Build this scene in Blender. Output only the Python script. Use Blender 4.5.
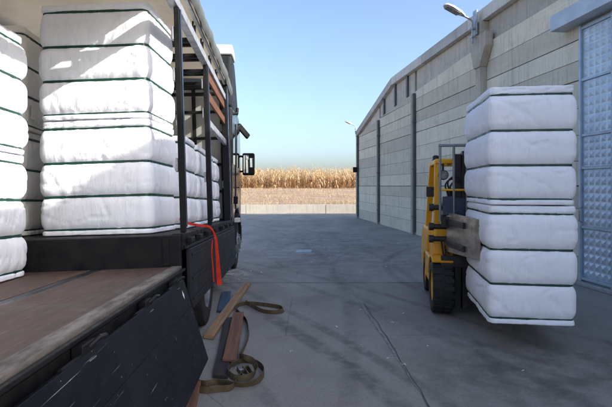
import bpy, bmesh, math, random
from mathutils import Vector, Matrix, noise

R = math.radians
random.seed(7)
for o in list(bpy.data.objects):
    bpy.data.objects.remove(o)
scene = bpy.context.scene
COL = scene.collection

# ------------------------------------------------------------------ camera
CAM_H = 1.65
cam_d = bpy.data.cameras.new('camera')
cam_d.sensor_width = 36.0
cam_d.lens = 36.0 * 500 / 612
cam_d.shift_y = -(203.5 - 186) / 612
cam_d.clip_start = 0.05
cam_d.clip_end = 3000
cam = bpy.data.objects.new('camera', cam_d)
COL.objects.link(cam)
cam.location = (0, 0, CAM_H)
cam.rotation_euler = (R(90), 0, 0)
scene.camera = cam

# ------------------------------------------------------------------ light
SUN = Vector((1.0, -0.50, 0.64)).normalized()
world = bpy.data.worlds.new('World')
scene.world = world
world.use_nodes = True
nt = world.node_tree
nt.nodes.clear()
sky = nt.nodes.new('ShaderNodeTexSky')
sky.sky_type = 'NISHITA'
sky.sun_disc = False
sky.sun_elevation = math.asin(SUN.z)
sky.sun_rotation = math.atan2(SUN.x, SUN.y)
sky.altitude = 400
sky.air_density = 0.85
sky.dust_density = 4.0
sky.ozone_density = 2.2
bg = nt.nodes.new('ShaderNodeBackground')
bg.inputs['Strength'].default_value = 0.10
wo = nt.nodes.new('ShaderNodeOutputWorld')
nt.links.new(sky.outputs[0], bg.inputs['Color'])
nt.links.new(bg.outputs[0], wo.inputs['Surface'])

sun_d = bpy.data.lights.new('sun', 'SUN')
sun_d.energy = 2.0
sun_d.angle = R(0.55)
sun_d.color = (1.0, 0.95, 0.87)
sun = bpy.data.objects.new('sun', sun_d)
COL.objects.link(sun)
sun.rotation_euler = (-SUN).to_track_quat('-Z', 'Y').to_euler()
sun.location = (30, -15, 25)

scene.view_settings.view_transform = 'Standard'
scene.view_settings.look = 'None'
scene.view_settings.gamma = 1.0
scene.view_settings.use_curve_mapping = False
scene.view_settings.exposure = 1.8

# ------------------------------------------------------------------ materials
class NT:
    def __init__(self, name):
        self.m = bpy.data.materials.new(name)
        self.m.use_nodes = True
        self.t = self.m.node_tree
        self.b = self.t.nodes['Principled BSDF']
        self.out = self.t.nodes['Material Output']
        self.tc = self.n('ShaderNodeTexCoord')
    def n(self, typ, **kw):
        x = self.t.nodes.new(typ)
        for k, v in kw.items():
            setattr(x, k, v)
        return x
    def l(self, a, b):
        self.t.links.new(a, b)
    def coords(self, scale=(1, 1, 1), loc=(0, 0, 0), src='Object'):
        mp = self.n('ShaderNodeMapping')
        mp.inputs['Scale'].default_value = scale
        mp.inputs['Location'].default_value = loc
        self.l(self.tc.outputs[src], mp.inputs['Vector'])
        return mp.outputs[0]
    def noise(self, scale, vec=None, detail=5, rough=0.6, dist=0.0):
        x = self.n('ShaderNodeTexNoise')
        x.inputs['Scale'].default_value = scale
        x.inputs['Detail'].default_value = detail
        x.inputs['Roughness'].default_value = rough
        x.inputs['Distortion'].default_value = dist
        self.l(vec if vec is not None else self.tc.outputs['Object'], x.inputs['Vector'])
        return x.outputs['Fac']
    def ramp(self, fac, a, b, lo=0.0, hi=1.0):
        x = self.n('ShaderNodeMapRange')
        x.interpolation_type = 'SMOOTHSTEP'
        x.inputs['From Min'].default_value = a
        x.inputs['From Max'].default_value = b
        x.inputs['To Min'].default_value = lo
        x.inputs['To Max'].default_value = hi
        self.l(fac, x.inputs['Value'])
        return x.outputs[0]
    def mix(self, fac, a, b, mode='MIX'):
        x = self.n('ShaderNodeMix', data_type='RGBA', blend_type=mode)
        if isinstance(fac, (int, float)):
            x.inputs[0].default_value = fac
        else:
            self.l(fac, x.inputs[0])
        for v, i in ((a, 6), (b, 7)):
            if isinstance(v, (tuple, list)):
                x.inputs[i].default_value = tuple(v)[:3] + (1,)
            else:
                self.l(v, x.inputs[i])
        return x.outputs[2]
    def math(self, op, a, b=None):
        x = self.n('ShaderNodeMath', operation=op)
        for v, i in ((a, 0), (b, 1)):
            if v is None:
                continue
            if isinstance(v, (int, float)):
                x.inputs[i].default_value = v
            else:
                self.l(v, x.inputs[i])
        return x.outputs[0]
    def bump(self, h, strength=0.3, dist=0.01, normal=None):
        x = self.n('ShaderNodeBump')
        x.inputs['Strength'].default_value = strength
        x.inputs['Distance'].default_value = dist
        self.l(h, x.inputs['Height'])
        if normal is not None:
            self.l(normal, x.inputs['Normal'])
        return x.outputs[0]
    def set(self, color=None, rough=None, metal=None, normal=None, spec=None):
        for v, k in ((color, 'Base Color'), (rough, 'Roughness'), (metal, 'Metallic'),
                     (normal, 'Normal'), (spec, 'Specular IOR Level')):
            if v is None:
                continue
            i = self.b.inputs[k]
            if isinstance(v, (tuple, list)):
                i.default_value = tuple(v)[:3] + (1,)
            elif isinstance(v, (int, float)):
                i.default_value = v
            else:
                self.l(v, i)
        return self.m
    def rnd(self):
        return self.n('ShaderNodeObjectInfo').outputs['Random']

def simple(name, c1, c2=None, scale=6.0, rough=0.6, metal=0.0, bump=0.15, bscale=40, stretch=(1, 1, 1),
           dist=0.004, rvar=0.15, spec=0.4):
    k = NT(name)
    v = k.coords(stretch)
    n1 = k.noise(scale, v, 6, 0.65)
    c2 = c2 or tuple(x * 0.7 for x in c1)
    col = k.mix(k.ramp(n1, 0.35, 0.68), c1, c2)
    n2 = k.noise(bscale, v, 4, 0.6)
    rr = k.ramp(n1, 0.3, 0.7, max(0.02, rough - rvar), min(1, rough + rvar))
    return k.set(col, rr, metal, k.bump(n2, bump, dist), spec)

M = {}
# woven bale cloth
def bale_mat(name, c1, c2):
    k = NT(name)
    big = k.noise(2.2, None, 5, 0.6)
    streak = k.noise(1.0, k.coords((55, 55, 3.2)), 6, 0.7)
    col = k.mix(k.ramp(big, 0.35, 0.75), c1, c2)
    col = k.mix(k.ramp(streak, 0.50, 0.76, 0, 0.45), col, tuple(x * 0.76 for x in c1))
    dirt = k.noise(7.0, None, 7, 0.72)
    col = k.mix(k.ramp(dirt, 0.62, 0.78, 0, 0.4), col, (0.50, 0.47, 0.43))
    wv = k.noise(1.0, k.coords((150, 150, 150)), 2, 0.5)
    cre = k.noise(1.0, k.coords((9, 9, 3.0)), 6, 0.62, 0.8)
    b1 = k.bump(streak, 0.35, 0.007)
    b2 = k.bump(cre, 0.4, 0.022, b1)
    b3 = k.bump(wv, 0.25, 0.003, b2)
    k.set(col, 0.62, 0.0, b3, 0.25)
    return k.m
M['bale'] = bale_mat('bale_cloth', (0.88, 0.90, 0.95), (0.83, 0.85, 0.90))
M['bale_b'] = bale_mat('bale_cloth_cream', (0.86, 0.84, 0.80), (0.80, 0.77, 0.72))  # warmer, slightly darker tone of the same cloth
M['green'] = simple('green_strap', (0.008, 0.060, 0.038), (0.006, 0.04, 0.028), 12, 0.45, bump=0.1)
M['paper'] = simple('paper', (0.82, 0.82, 0.80), (0.75, 0.75, 0.73), 5, 0.7)

# concrete wall planks
def conc(name, c1, c2, ribs=0.5, rnd_amt=0.18):
    k = NT(name)
    big = k.noise(0.8, k.coords((1, 1, 2.2)), 6, 0.65)
    fine = k.noise(14, None, 6, 0.7)
    stv = k.noise(1.0, k.coords((7, 7, 0.55)), 5, 0.7)
    sth = k.noise(1.0, k.coords((0.7, 0.7, 16)), 5, 0.65)
    col = k.mix(k.ramp(big, 0.32, 0.70), c1, c2)
    col = k.mix(k.ramp(stv, 0.50, 0.70, 0, 0.6), col, tuple(x * 0.55 for x in c1))
    stf = k.noise(1.0, k.coords((30, 30, 1.2)), 5, 0.75)
    col = k.mix(k.ramp(stf, 0.50, 0.68, 0, 0.55), col, tuple(x * 0.58 for x in c1))
    blo = k.noise(3.4, None, 7, 0.75)
    col = k.mix(k.ramp(blo, 0.54, 0.66, 0, 0.5), col, tuple(x * 0.6 for x in c1))
    col = k.mix(k.ramp(sth, 0.55, 0.75, 0, 0.4), col, tuple(min(1, x * 1.3) for x in c1))
    col = k.mix(k.ramp(fine, 0.55, 0.72, 0, 0.5), col, tuple(x * 0.7 for x in c1))
    r = k.rnd()
    v = k.ramp(r, 0, 1, 1 - rnd_amt, 1 + rnd_amt * 0.6)
    hsv = k.n('ShaderNodeHueSaturation')
    k.l(v, hsv.inputs['Value'])
    k.l(col, hsv.inputs['Color'])
    rib = k.noise(1.0, k.coords((24, 24, 0.9)), 4, 0.6)
    b = k.bump(rib, ribs, 0.012)
    b = k.bump(fine, 0.5, 0.006, b)
    return k.set(hsv.outputs[0], 0.9, 0, b, 0.2)
M['conc'] = conc('precast_concrete', (0.76, 0.68, 0.53), (0.66, 0.59, 0.465))
M['conc_rib'] = conc('ribbed_concrete', (0.64, 0.58, 0.48), (0.53, 0.48, 0.40), 1.0)
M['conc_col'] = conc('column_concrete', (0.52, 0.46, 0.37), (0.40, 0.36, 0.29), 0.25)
M['coping'] = conc('coping_concrete', (0.68, 0.65, 0.60), (0.57, 0.55, 0.50), 0.1)
M['lowwall'] = conc('boundary_concrete', (0.58, 0.52, 0.43), (0.49, 0.44, 0.37), 0.1, 0.1)
M['joint'] = simple('joint_dark', (0.16, 0.15, 0.135), None, 4, 0.95)
M['pipe'] = simple('downpipe_paint', (0.075, 0.085, 0.085), (0.12, 0.12, 0.115), 8, 0.5)
M['galv'] = simple('galvanised', (0.42, 0.44, 0.45), (0.30, 0.31, 0.32), 10, 0.45, 0.6)
M['doorp'] = simple('door_panel_paint', (0.56, 0.63, 0.70), (0.47, 0.54, 0.62), 3, 0.38, 0.15, 0.08, rvar=0.12)
M['doorf'] = simple('door_frame_paint', (0.40, 0.49, 0.58), (0.32, 0.40, 0.48), 6, 0.4, 0.1)
M['hood'] = simple('hood_paint', (0.52, 0.58, 0.64), (0.45, 0.50, 0.57), 2.5, 0.45)
M['roofm'] = simple('roof_sheet', (0.42, 0.40, 0.38), None, 2, 0.7)
M['lampw'] = simple('lamp_white', (0.75, 0.76, 0.76), (0.6, 0.6, 0.6), 8, 0.4)
M['lampg'] = simple('lamp_lens', (0.30, 0.30, 0.27), (0.16, 0.16, 0.15), 20, 0.15)

# truck
M['black'] = simple('black_steel', (0.007, 0.0075, 0.009), (0.014, 0.014, 0.014), 7, 0.55, 0.0, 0.25, spec=0.2)
M['beam'] = simple('beam_grey', (0.40, 0.42, 0.44), (0.26, 0.27, 0.29), 8, 0.5, 0.2)
M['whitemetal'] = simple('white_metal', (0.74, 0.74, 0.73), (0.55, 0.55, 0.53), 9, 0.5)
def scratched(name, base, base2, col, amount=1.0):
    k = NT(name)
    n0 = k.noise(3, k.coords((1, 0.6, 1)), 6, 0.7)
    c = k.mix(k.ramp(n0, 0.35, 0.7), base, base2)
    a = k.noise(1.0, k.coords((110, 0.8, 110)), 3, 0.55, 0.2)
    msk = k.noise(1.7, None, 4, 0.6)
    sc = k.math('MULTIPLY', k.ramp(a, 0.70, 0.73, 0, 0.55 * amount), k.ramp(msk, 0.45, 0.62))
    c = k.mix(sc, c, col)
    a2 = k.noise(1.0, k.coords((45, 38, 45)), 2, 0.5)
    sp = k.math('MULTIPLY', k.ramp(a2, 0.735, 0.76, 0, 0.7 * amount), k.ramp(msk, 0.40, 0.6))
    c = k.mix(sp, c, col)
    a3 = k.noise(1.0, k.coords((3, 30, 7)), 3, 0.6, 1.0)
    c = k.mix(k.ramp(a3, 0.72, 0.76, 0, 0.16 * amount), c, col)
    ru = k.noise(5.0, None, 6, 0.75)
    c = k.mix(k.ramp(ru, 0.68, 0.78, 0, 0.5), c, (0.11, 0.07, 0.045))
    return k.set(c, k.ramp(n0, 0.3, 0.7, 0.42, 0.68), 0.1, k.bump(a2, 0.15, 0.004), 0.22)
M['side'] = scratched('dropside_paint', (0.006, 0.008, 0.011), (0.013, 0.015, 0.018), (0.42, 0.50, 0.60))
M['panel'] = scratched('side_panel_paint', (0.016, 0.018, 0.020), (0.025, 0.027, 0.029), (0.20, 0.22, 0.24), 0.4)
def ply():
    k = NT('deck_plywood')
    g = k.noise(1.0, k.coords((26, 1.2, 26)), 6, 0.65, 0.4)
    b = k.noise(1.6, None, 6, 0.7)
    c = k.mix(k.ramp(g, 0.32, 0.70), (0.108, 0.068, 0.052), (0.060, 0.040, 0.032))
    c = k.mix(k.ramp(b, 0.48, 0.72, 0, 0.65), c, (0.17, 0.125, 0.10))
    d = k.noise(9, None, 7, 0.75)
    c = k.mix(k.ramp(d, 0.62, 0.75, 0, 0.7), c, (0.055, 0.038, 0.031))
    sc = k.noise(1.0, k.coords((90, 2.0, 90)), 2, 0.5)
    c = k.mix(k.ramp(sc, 0.67, 0.71, 0, 0.5), c, (0.30, 0.22, 0.17))
    return k.set(c, k.ramp(b, 0.3, 0.7, 0.50, 0.75), 0, k.bump(g, 0.3, 0.004), 0.35)
M['ply'] = ply()
M['rim'] = simple('deck_rim', (0.22, 0.195, 0.17), (0.085, 0.073, 0.065), 9, 0.6, 0.1, 0.4, 60, (1.5, 0.35, 1.5))
M['strip'] = simple('deck_strip', (0.035, 0.042, 0.055), (0.06, 0.065, 0.075), 9, 0.4, 0.4, stretch=(2, 0.4, 2))
def tarp(name, c1, c2, tr=0.5):
    k = NT(name)
    n = k.noise(1.3, None, 5, 0.6)
    c = k.mix(k.ramp(n, 0.35, 0.7), c1, c2)
    bm = k.bump(k.noise(3.0, k.coords((1, 2.5, 1)), 4, 0.6), 0.4, 0.03)
    k.set(c, 0.6, 0, bm, 0.3)
    t = k.n('ShaderNodeBsdfTranslucent')
    k.l(c, t.inputs['Color'])
    k.l(bm, t.inputs['Normal'])
    mx = k.n('ShaderNodeMixShader')
    mx.inputs[0].default_value = tr
    k.l(k.b.outputs[0], mx.inputs[1])
    k.l(t.outputs[0], mx.inputs[2])
    k.l(mx.outputs[0], k.out.inputs['Surface'])
    return k.m
M['tarp'] = tarp('roof_tarpaulin', (0.72, 0.67, 0.58), (0.62, 0.57, 0.49), 0.5)
M['tarpgrey'] = tarp('grey_tarpaulin', (0.17, 0.185, 0.18), (0.12, 0.13, 0.13), 0.03)
M['hb'] = tarp('headboard_panel', (0.50, 0.50, 0.46), (0.40, 0.40, 0.37), 0.3)
def wood(name, c1, c2, ax=1, sc=1.0):
    k = NT(name)
    s = [30 * sc, 30 * sc, 30 * sc]
    s[ax] = 1.3 * sc
    g = k.noise(1.0, k.coords(tuple(s)), 6, 0.65, 0.5)
    b = k.noise(3.0, None, 5, 0.65)
    c = k.mix(k.ramp(g, 0.33, 0.68), c1, c2)
    c = k.mix(k.ramp(b, 0.55, 0.75, 0, 0.5), c, tuple(x * 0.45 for x in c2))
    return k.set(c, 0.75, 0, k.bump(g, 0.4, 0.004), 0.25)
M['slat'] = wood('slat_wood', (0.20, 0.092, 0.052), (0.12, 0.056, 0.033))
M['plank_l'] = wood('plank_light', (0.40, 0.25, 0.135), (0.25, 0.15, 0.085))
M['plank_b'] = wood('plank_brown', (0.23, 0.115, 0.07), (0.14, 0.07, 0.045))
M['plank_d'] = wood('plank_dark', (0.035, 0.032, 0.032), (0.06, 0.045, 0.04))
M['plank_u'] = wood('plank_blue', (0.06, 0.105, 0.17), (0.04, 0.065, 0.10))
M['rubber'] = simple('rubber', (0.016, 0.016, 0.017), (0.032, 0.031, 0.030), 12, 0.75, 0, 0.3, 60)
M['rimsteel'] = simple('rim_steel', (0.26, 0.29, 0.33), (0.15, 0.165, 0.185), 10, 0.45, 0.4)
M['cab'] = simple('cab_paint', (0.020, 0.020, 0.024), (0.030, 0.029, 0.03), 4, 0.25, 0.1, 0.03)
M['deflect'] = simple('deflector_paint', (0.66, 0.68, 0.68), (0.56, 0.58, 0.58), 3, 0.35)
k = NT('dark_glass'); M['glass'] = k.set((0.012, 0.015, 0.017), 0.05, 0, None, 0.6)
k = NT('mirror_glass'); M['mirror'] = k.set((0.82, 0.84, 0.86), 0.03, 1.0)
M['redstrap'] = simple('red_webbing', (0.74, 0.045, 0.014), (0.48, 0.022, 0.010), 9, 0.6, bump=0.3, bscale=200)
M['webbing'] = simple('olive_webbing', (0.105, 0.072, 0.034), (0.060, 0.048, 0.030), 14, 0.8, bump=0.4, bscale=160)
M['zinc'] = simple('zinc', (0.40, 0.40, 0.38), (0.22, 0.20, 0.17), 30, 0.4, 0.8)
M['orange'] = simple('lamp_orange', (0.6, 0.16, 0.02), (0.5, 0.13, 0.02), 5, 0.3)
# forklift
def paint(name, c1, c2, rust=0.4):
    k = NT(name)
    n = k.noise(3, None, 6, 0.65)
    c = k.mix(k.ramp(n, 0.35, 0.7), c1, c2)
    d = k.noise(9, None, 7, 0.75)
    c = k.mix(k.ramp(d, 0.60, 0.74, 0, rust), c, (0.09, 0.06, 0.035))
    e = k.noise(2.4, k.coords((1, 1, 0.4)), 6, 0.7)
    c = k.mix(k.ramp(e, 0.55, 0.75, 0, rust * 0.6), c, tuple(x * 0.55 for x in c1))
    return k.set(c, k.ramp(n, 0.3, 0.7, 0.32, 0.55), 0, k.bump(d, 0.08, 0.003), 0.45)
M['yellow'] = paint('forklift_yellow', (0.90, 0.43, 0.012), (0.82, 0.36, 0.010), 0.28)
M['mast'] = simple('mast_steel', (0.022, 0.022, 0.024), (0.05, 0.045, 0.04), 9, 0.5, 0.3)
M['plate'] = simple('clamp_plate_steel', (0.46, 0.42, 0.36), (0.27, 0.245, 0.21), 5, 0.38, 0.6, 0.2, 30, (1, 1, 2))
M['navy'] = simple('navy_paint', (0.035, 0.055, 0.105), (0.025, 0.035, 0.06), 6, 0.4)
M['seat'] = simple('seat_vinyl', (0.030, 0.014, 0.014), (0.05, 0.016, 0.016), 6, 0.5)
M['tube'] = simple('backrest_grey', (0.20, 0.21, 0.22), (0.30, 0.30, 0.30), 6, 0.45, 0.3)

# yard
def yard_mat():
    k = NT('yard_concrete')
    o = k.tc.outputs['Object']
    big = k.noise(0.22, None, 5, 0.6)
    mid = k.noise(1.1, k.coords((1, 0.6, 1)), 7, 0.68, 0.3)
    fine = k.noise(45, None, 5, 0.75)
    grit = k.noise(110, None, 3, 0.8)
    spk = k.n('ShaderNodeTexVoronoi')
    spk.inputs['Scale'].default_value = 38
    k.l(o, spk.inputs['Vector'])
    c = k.mix(k.ramp(big, 0.34, 0.66), (0.30, 0.285, 0.255), (0.245, 0.233, 0.21))
    c = k.mix(k.ramp(mid, 0.44, 0.72, 0, 0.38), c, (0.125, 0.124, 0.12))
    c = k.mix(k.ramp(mid, 0.25, 0.42, 0.45, 0.0), c, (0.34, 0.325, 0.30))
    c = k.mix(k.ramp(fine, 0.50, 0.68, 0, 0.50), c, (0.085, 0.085, 0.084))
    c = k.mix(k.ramp(grit, 0.58, 0.74, 0, 0.45), c, (0.38, 0.37, 0.36))
    c = k.mix(k.ramp(spk.outputs['Distance'], 0.07, 0.16, 0.55, 0), c, (0.42, 0.41, 0.39))
    crk = k.n('ShaderNodeTexVoronoi', feature='DISTANCE_TO_EDGE')
    crk.inputs['Scale'].default_value = 0.33
    k.l(k.mix(0.06, o, k.n('ShaderNodeTexNoise').outputs['Color']), crk.inputs['Vector'])
    c = k.mix(k.math('MULTIPLY', k.ramp(crk.outputs['Distance'], 0.0, 0.0035, 0.5, 0), k.ramp(mid, 0.40, 0.55)), c, (0.06, 0.06, 0.06))
    sep = k.n('ShaderNodeSeparateXYZ')
    k.l(o, sep.inputs[0])
    # oil and rubber stain near where the lift truck turns
    for (sx, sy, rx, ry, colr, amt, sd) in ((2.3, 4.4, 1.7, 0.9, (0.060, 0.050, 0.044), 0.6, 3.0),
                                           (0.7, 13.5, 2.4, 5.0, (0.045, 0.046, 0.048), 0.5, 7.0),
                                           (-0.4, 7.4, 1.5, 0.8, (0.15, 0.145, 0.13), 0.35, 11.0),
                                           (2.2, 10.4, 0.9, 0.7, (0.16, 0.15, 0.13), 0.5, 17.0)):
        dx = k.math('DIVIDE', k.math('SUBTRACT', sep.outputs[0], sx), rx)
        dy = k.math('DIVIDE', k.math('SUBTRACT', sep.outputs[1], sy), ry)
        d = k.math('ADD', k.math('MULTIPLY', dx, dx), k.math('MULTIPLY', dy, dy))
        nn = k.noise(2.3, k.coords((1, 1, 1), (sd, sd, 0)), 6, 0.7)
        msk = k.math('MULTIPLY', k.ramp(d, 0.1, 1.3, 1, 0), k.ramp(nn, 0.36, 0.66))
        c = k.mix(k.math('MULTIPLY', msk, amt), c, colr)
    # curved tyre tracks: rings about turning centres, broken by noise
    brk = k.noise(1.2, None, 5, 0.65)
    tread = k.noise(1.0, k.coords((9, 9, 9)), 3, 0.6)
    for (cx, cy, rr, w, amt) in ((-18.0, -3.3, 20.0, 0.15, 0.9), (-18.0, -3.3, 20.34, 0.10, 0.75), (-18.0, -3.3, 21.35, 0.12, 0.6),
                                 (-18.0, -3.3, 19.1, 0.10, 0.5), (8.0, 9.5, 6.4, 0.12, 0.7), (8.0, 9.5, 7.5, 0.10, 0.6),
                                 (-13.0, -1.0, 16.6, 0.10, 0.6), (1.6, 0.4, 2.9, 0.10, 0.6), (-30, 8.0, 30.6, 0.12, 0.5), (-30, 8.0, 31.9, 0.10, 0.4)):
        dx = k.math('SUBTRACT', sep.outputs[0], cx)
        dy = k.math('SUBTRACT', sep.outputs[1], cy)
        r = k.math('SQRT', k.math('ADD', k.math('MULTIPLY', dx, dx), k.math('MULTIPLY', dy, dy)))
        e = k.math('ABSOLUTE', k.math('SUBTRACT', r, rr))
        m = k.math('MULTIPLY', k.ramp(e, w * 0.3, w, 1, 0), k.ramp(brk, 0.36, 0.56, 0.15, 1))
        m = k.math('MULTIPLY', m, k.ramp(tread, 0.3, 0.6, 0.3, 1))
        c = k.mix(k.math('MULTIPLY', m, amt * 0.62), c, (0.050, 0.050, 0.050))
    b = k.bump(mid, 0.12, 0.02)
    b = k.bump(fine, 0.5, 0.006, b)
    b = k.bump(grit, 0.5, 0.003, b)
    return k.set(c, k.ramp(mid, 0.3, 0.7, 0.62, 0.85), 0, b, 0.3)
M['yard'] = yard_mat()
M['seamd'] = simple('seam_tar', (0.030, 0.030, 0.032), (0.07, 0.07, 0.072), 5, 0.7, stretch=(2, 2, 1))
M['seaml'] = simple('seam_mortar', (0.30, 0.295, 0.285), (0.13, 0.13, 0.127), 7, 0.85)
M['mark'] = simple('pale_blue_paint', (0.36, 0.43, 0.50), (0.22, 0.26, 0.30), 7, 0.7)
def soil_mat():
    k = NT('dry_soil')
    a = k.noise(1.0, k.coords((0.22, 0.8, 1.2)), 7, 0.7)
    f = k.noise(5, None, 6, 0.75)
    c = k.mix(k.ramp(a, 0.36, 0.64), (0.40, 0.30, 0.22), (0.30, 0.20, 0.14))
    c = k.mix(k.ramp(f, 0.5, 0.72, 0, 0.6), c, (0.46, 0.38, 0.28))
    c = k.mix(k.ramp(f, 0.22, 0.42, 0.6, 0), c, (0.24, 0.15, 0.10))
    return k.set(c, 0.95, 0, k.bump(f, 0.9, 0.1), 0.1)
M['soil'] = soil_mat()
def veg(name, tr=0.3):
    k = NT(name)
    at = k.n('ShaderNodeAttribute', attribute_name='tint')
    k.set(at.outputs['Color'], 0.8, 0, None, 0.15)
    t = k.n('ShaderNodeBsdfTranslucent')
    k.l(at.outputs['Color'], t.inputs['Color'])
    mx = k.n('ShaderNodeMixShader')
    mx.inputs[0].default_value = tr
    k.l(k.b.outputs[0], mx.inputs[1])
    k.l(t.outputs[0], mx.inputs[2])
    k.l(mx.outputs[0], k.out.inputs['Surface'])
    return k.m
M['corn'] = veg('dry_corn')
M['drygrass'] = veg('dry_grass', 0.2)

# ------------------------------------------------------------------ mesh helpers
class MB:
    def __init__(self):
        self.v = []
        self.f = []
    def add(self, vs, fs):
        o = len(self.v)
        self.v += [tuple(p) for p in vs]
        self.f += [tuple(i + o for i in q) for q in fs]
        return self
    def box(self, x0, x1, y0, y1, z0, z1, m=None):
        vs = [Vector((x, y, z)) for z in (z0, z1) for y in (y0, y1) for x in (x0, x1)]
        if m is not None:
            vs = [m @ p for p in vs]
        return self.add(vs, [(0, 2, 3, 1), (4, 5, 7, 6), (0, 1, 5, 4), (2, 6, 7, 3), (0, 4, 6, 2), (1, 3, 7, 5)])
    def bar(self, p0, p1, w, h, up=(0, 0, 1)):
        p0, p1, up = Vector(p0), Vector(p1), Vector(up)
        d = (p1 - p0).normalized()
        s = d.cross(up)
        if s.length < 1e-4:
            s = d.cross(Vector((1, 0, 0)))
        s.normalize()
        u = s.cross(d).normalized()
        vs = []
        for p in (p0, p1):
            for a, b in ((-1, -1), (1, -1), (1, 1), (-1, 1)):
                vs.append(p + s * a * w / 2 + u * b * h / 2)
        return self.add(vs, [(0, 1, 2, 3), (7, 6, 5, 4), (0, 4, 5, 1), (1, 5, 6, 2), (2, 6, 7, 3), (3, 7, 4, 0)])
    def tube(self, pts, r, n=10, cap=True):
        pts = [Vector(p) for p in pts]
        rs = r if isinstance(r, (list, tuple)) else [r] * len(pts)
        vs, fs = [], []
        pu = None
        for i, p in enumerate(pts):
            d = (pts[min(i + 1, len(pts) - 1)] - pts[max(i - 1, 0)]).normalized()
            if pu is None:
                pu = Vector((0, 0, 1)) if abs(d.z) < 0.9 else Vector((1, 0, 0))
            s = d.cross(pu).normalized()
            u = s.cross(d).normalized()
            pu = u
            for j in range(n):
                a = 2 * math.pi * j / n
                vs.append(p + (s * math.cos(a) + u * math.sin(a)) * rs[i])
        for i in range(len(pts) - 1):
            for j in range(n):
                k2 = (j + 1) % n
                fs.append((i * n + j, i * n + k2, (i + 1) * n + k2, (i + 1) * n + j))
        if cap:
            fs.append(tuple(range(n)))
            fs.append(tuple((len(pts) - 1) * n + j for j in range(n)))
        return self.add(vs, fs)
    def lathe(self, prof, center, n=32, closed=False):      # about the x axis: prof of (x, r)
        c = Vector(center)
        vs, fs = [], []
        m = len(prof)
        for j in range(n):
            a = 2 * math.pi * j / n
            for (x, r) in prof:
                vs.append(c + Vector((x, r * math.cos(a), r * math.sin(a))))
        for j in range(n):
            k2 = (j + 1) % n
            for i in range(m - 1 + (1 if closed else 0)):
                i2 = (i + 1) % m
                fs.append((j * m + i, k2 * m + i, k2 * m + i2, j * m + i2))
        return self.add(vs, fs)
    def prism_x(self, poly, x0, x1):                        # poly of (y, z)
        n = len(poly)
        vs = [(x0, y, z) for y, z in poly] + [(x1, y, z) for y, z in poly]
        fs = [tuple(range(n)), tuple(range(2 * n - 1, n - 1, -1))]
        fs += [(i, i + n, (i + 1) % n + n, (i + 1) % n) for i in range(n)]
        return self.add(vs, fs)
    def ribbon(self, pts, dirs, w, t=0.003):                # pts centre line, dirs width direction
        vs, fs = [], []
        pts = [Vector(p) for p in pts]
        for i, p in enumerate(pts):
            d = (pts[min(i + 1, len(pts) - 1)] - pts[max(i - 1, 0)]).normalized()
            wd = Vector(dirs[i] if isinstance(dirs, list) else dirs).normalized()
            nn = d.cross(wd).normalized()
            for a, b in ((-1, -1), (1, -1), (1, 1), (-1, 1)):
                vs.append(p + wd * a * (w[i] if isinstance(w, list) else w) / 2 + nn * b * t / 2)
        for i in range(len(pts) - 1):
            for j in range(4):
                k2 = (j + 1) % 4
                fs.append((i * 4 + j, i * 4 + k2, i * 4 + 4 + k2, i * 4 + 4 + j))
        e = (len(pts) - 1) * 4
        fs += [(3, 2, 1, 0), (e, e + 1, e + 2, e + 3)]
        return self.add(vs, fs)
    def build(self, name, m, parent=None, bevel=0.0, smooth=False, xf=None, seg=2):
        vs = [xf(*p) for p in self.v] if xf else self.v
        me = bpy.data.meshes.new(name)
        me.from_pydata([tuple(p) for p in vs], [], self.f)
        bm = bmesh.new()
        bm.from_mesh(me)
        bmesh.ops.recalc_face_normals(bm, faces=bm.faces)
        bm.to_mesh(me)
        bm.free()
        me.materials.append(M[m])
        if smooth:
            me.shade_smooth()
            me.set_sharp_from_angle(angle=R(40))
        o = bpy.data.objects.new(name, me)
        COL.objects.link(o)
        if parent is not None:
            o.parent = parent
        if bevel:
            b = o.modifiers.new('Bevel', 'BEVEL')
            b.width = bevel
            b.segments = seg
            b.limit_method = 'ANGLE'
            b.angle_limit = R(35)
        return o

def tag(o, label=None, cat=None, group=None, kind=None):
    for k2, v in (('label', label), ('category', cat), ('group', group), ('kind', kind)):
        if v:
            o[k2] = v
    return o
def empty(name, loc=(0, 0, 0), rz=0.0):
    o = bpy.data.objects.new(name, None)
    o.empty_display_size = 0.2
    o.location = loc
    o.rotation_euler = (0, 0, rz)
    COL.objects.link(o)
    return o
def spline(pts, n=6):
    pts = [Vector(p) for p in pts]
    out = []
    for i in range(len(pts) - 1):
        p0, p1, p2, p3 = pts[max(i - 1, 0)], pts[i], pts[i + 1], pts[min(i + 2, len(pts) - 1)]
        for k2 in range(n):
            t = k2 / n
            out.append(0.5 * ((2 * p1) + (p2 - p0) * t + (2 * p0 - 5 * p1 + 4 * p2 - p3) * t * t + (3 * p1 - p0 - 3 * p2 + p3) * t ** 3))
    out.append(pts[-1])
    return out
def ground_pt(px, py, z=0.0):                               # a survey mark on the yard, in metres
    y = 500 * (CAM_H - z) / (py - 186)
    return Vector(((px - 306) * y / 500, y, z))

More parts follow.
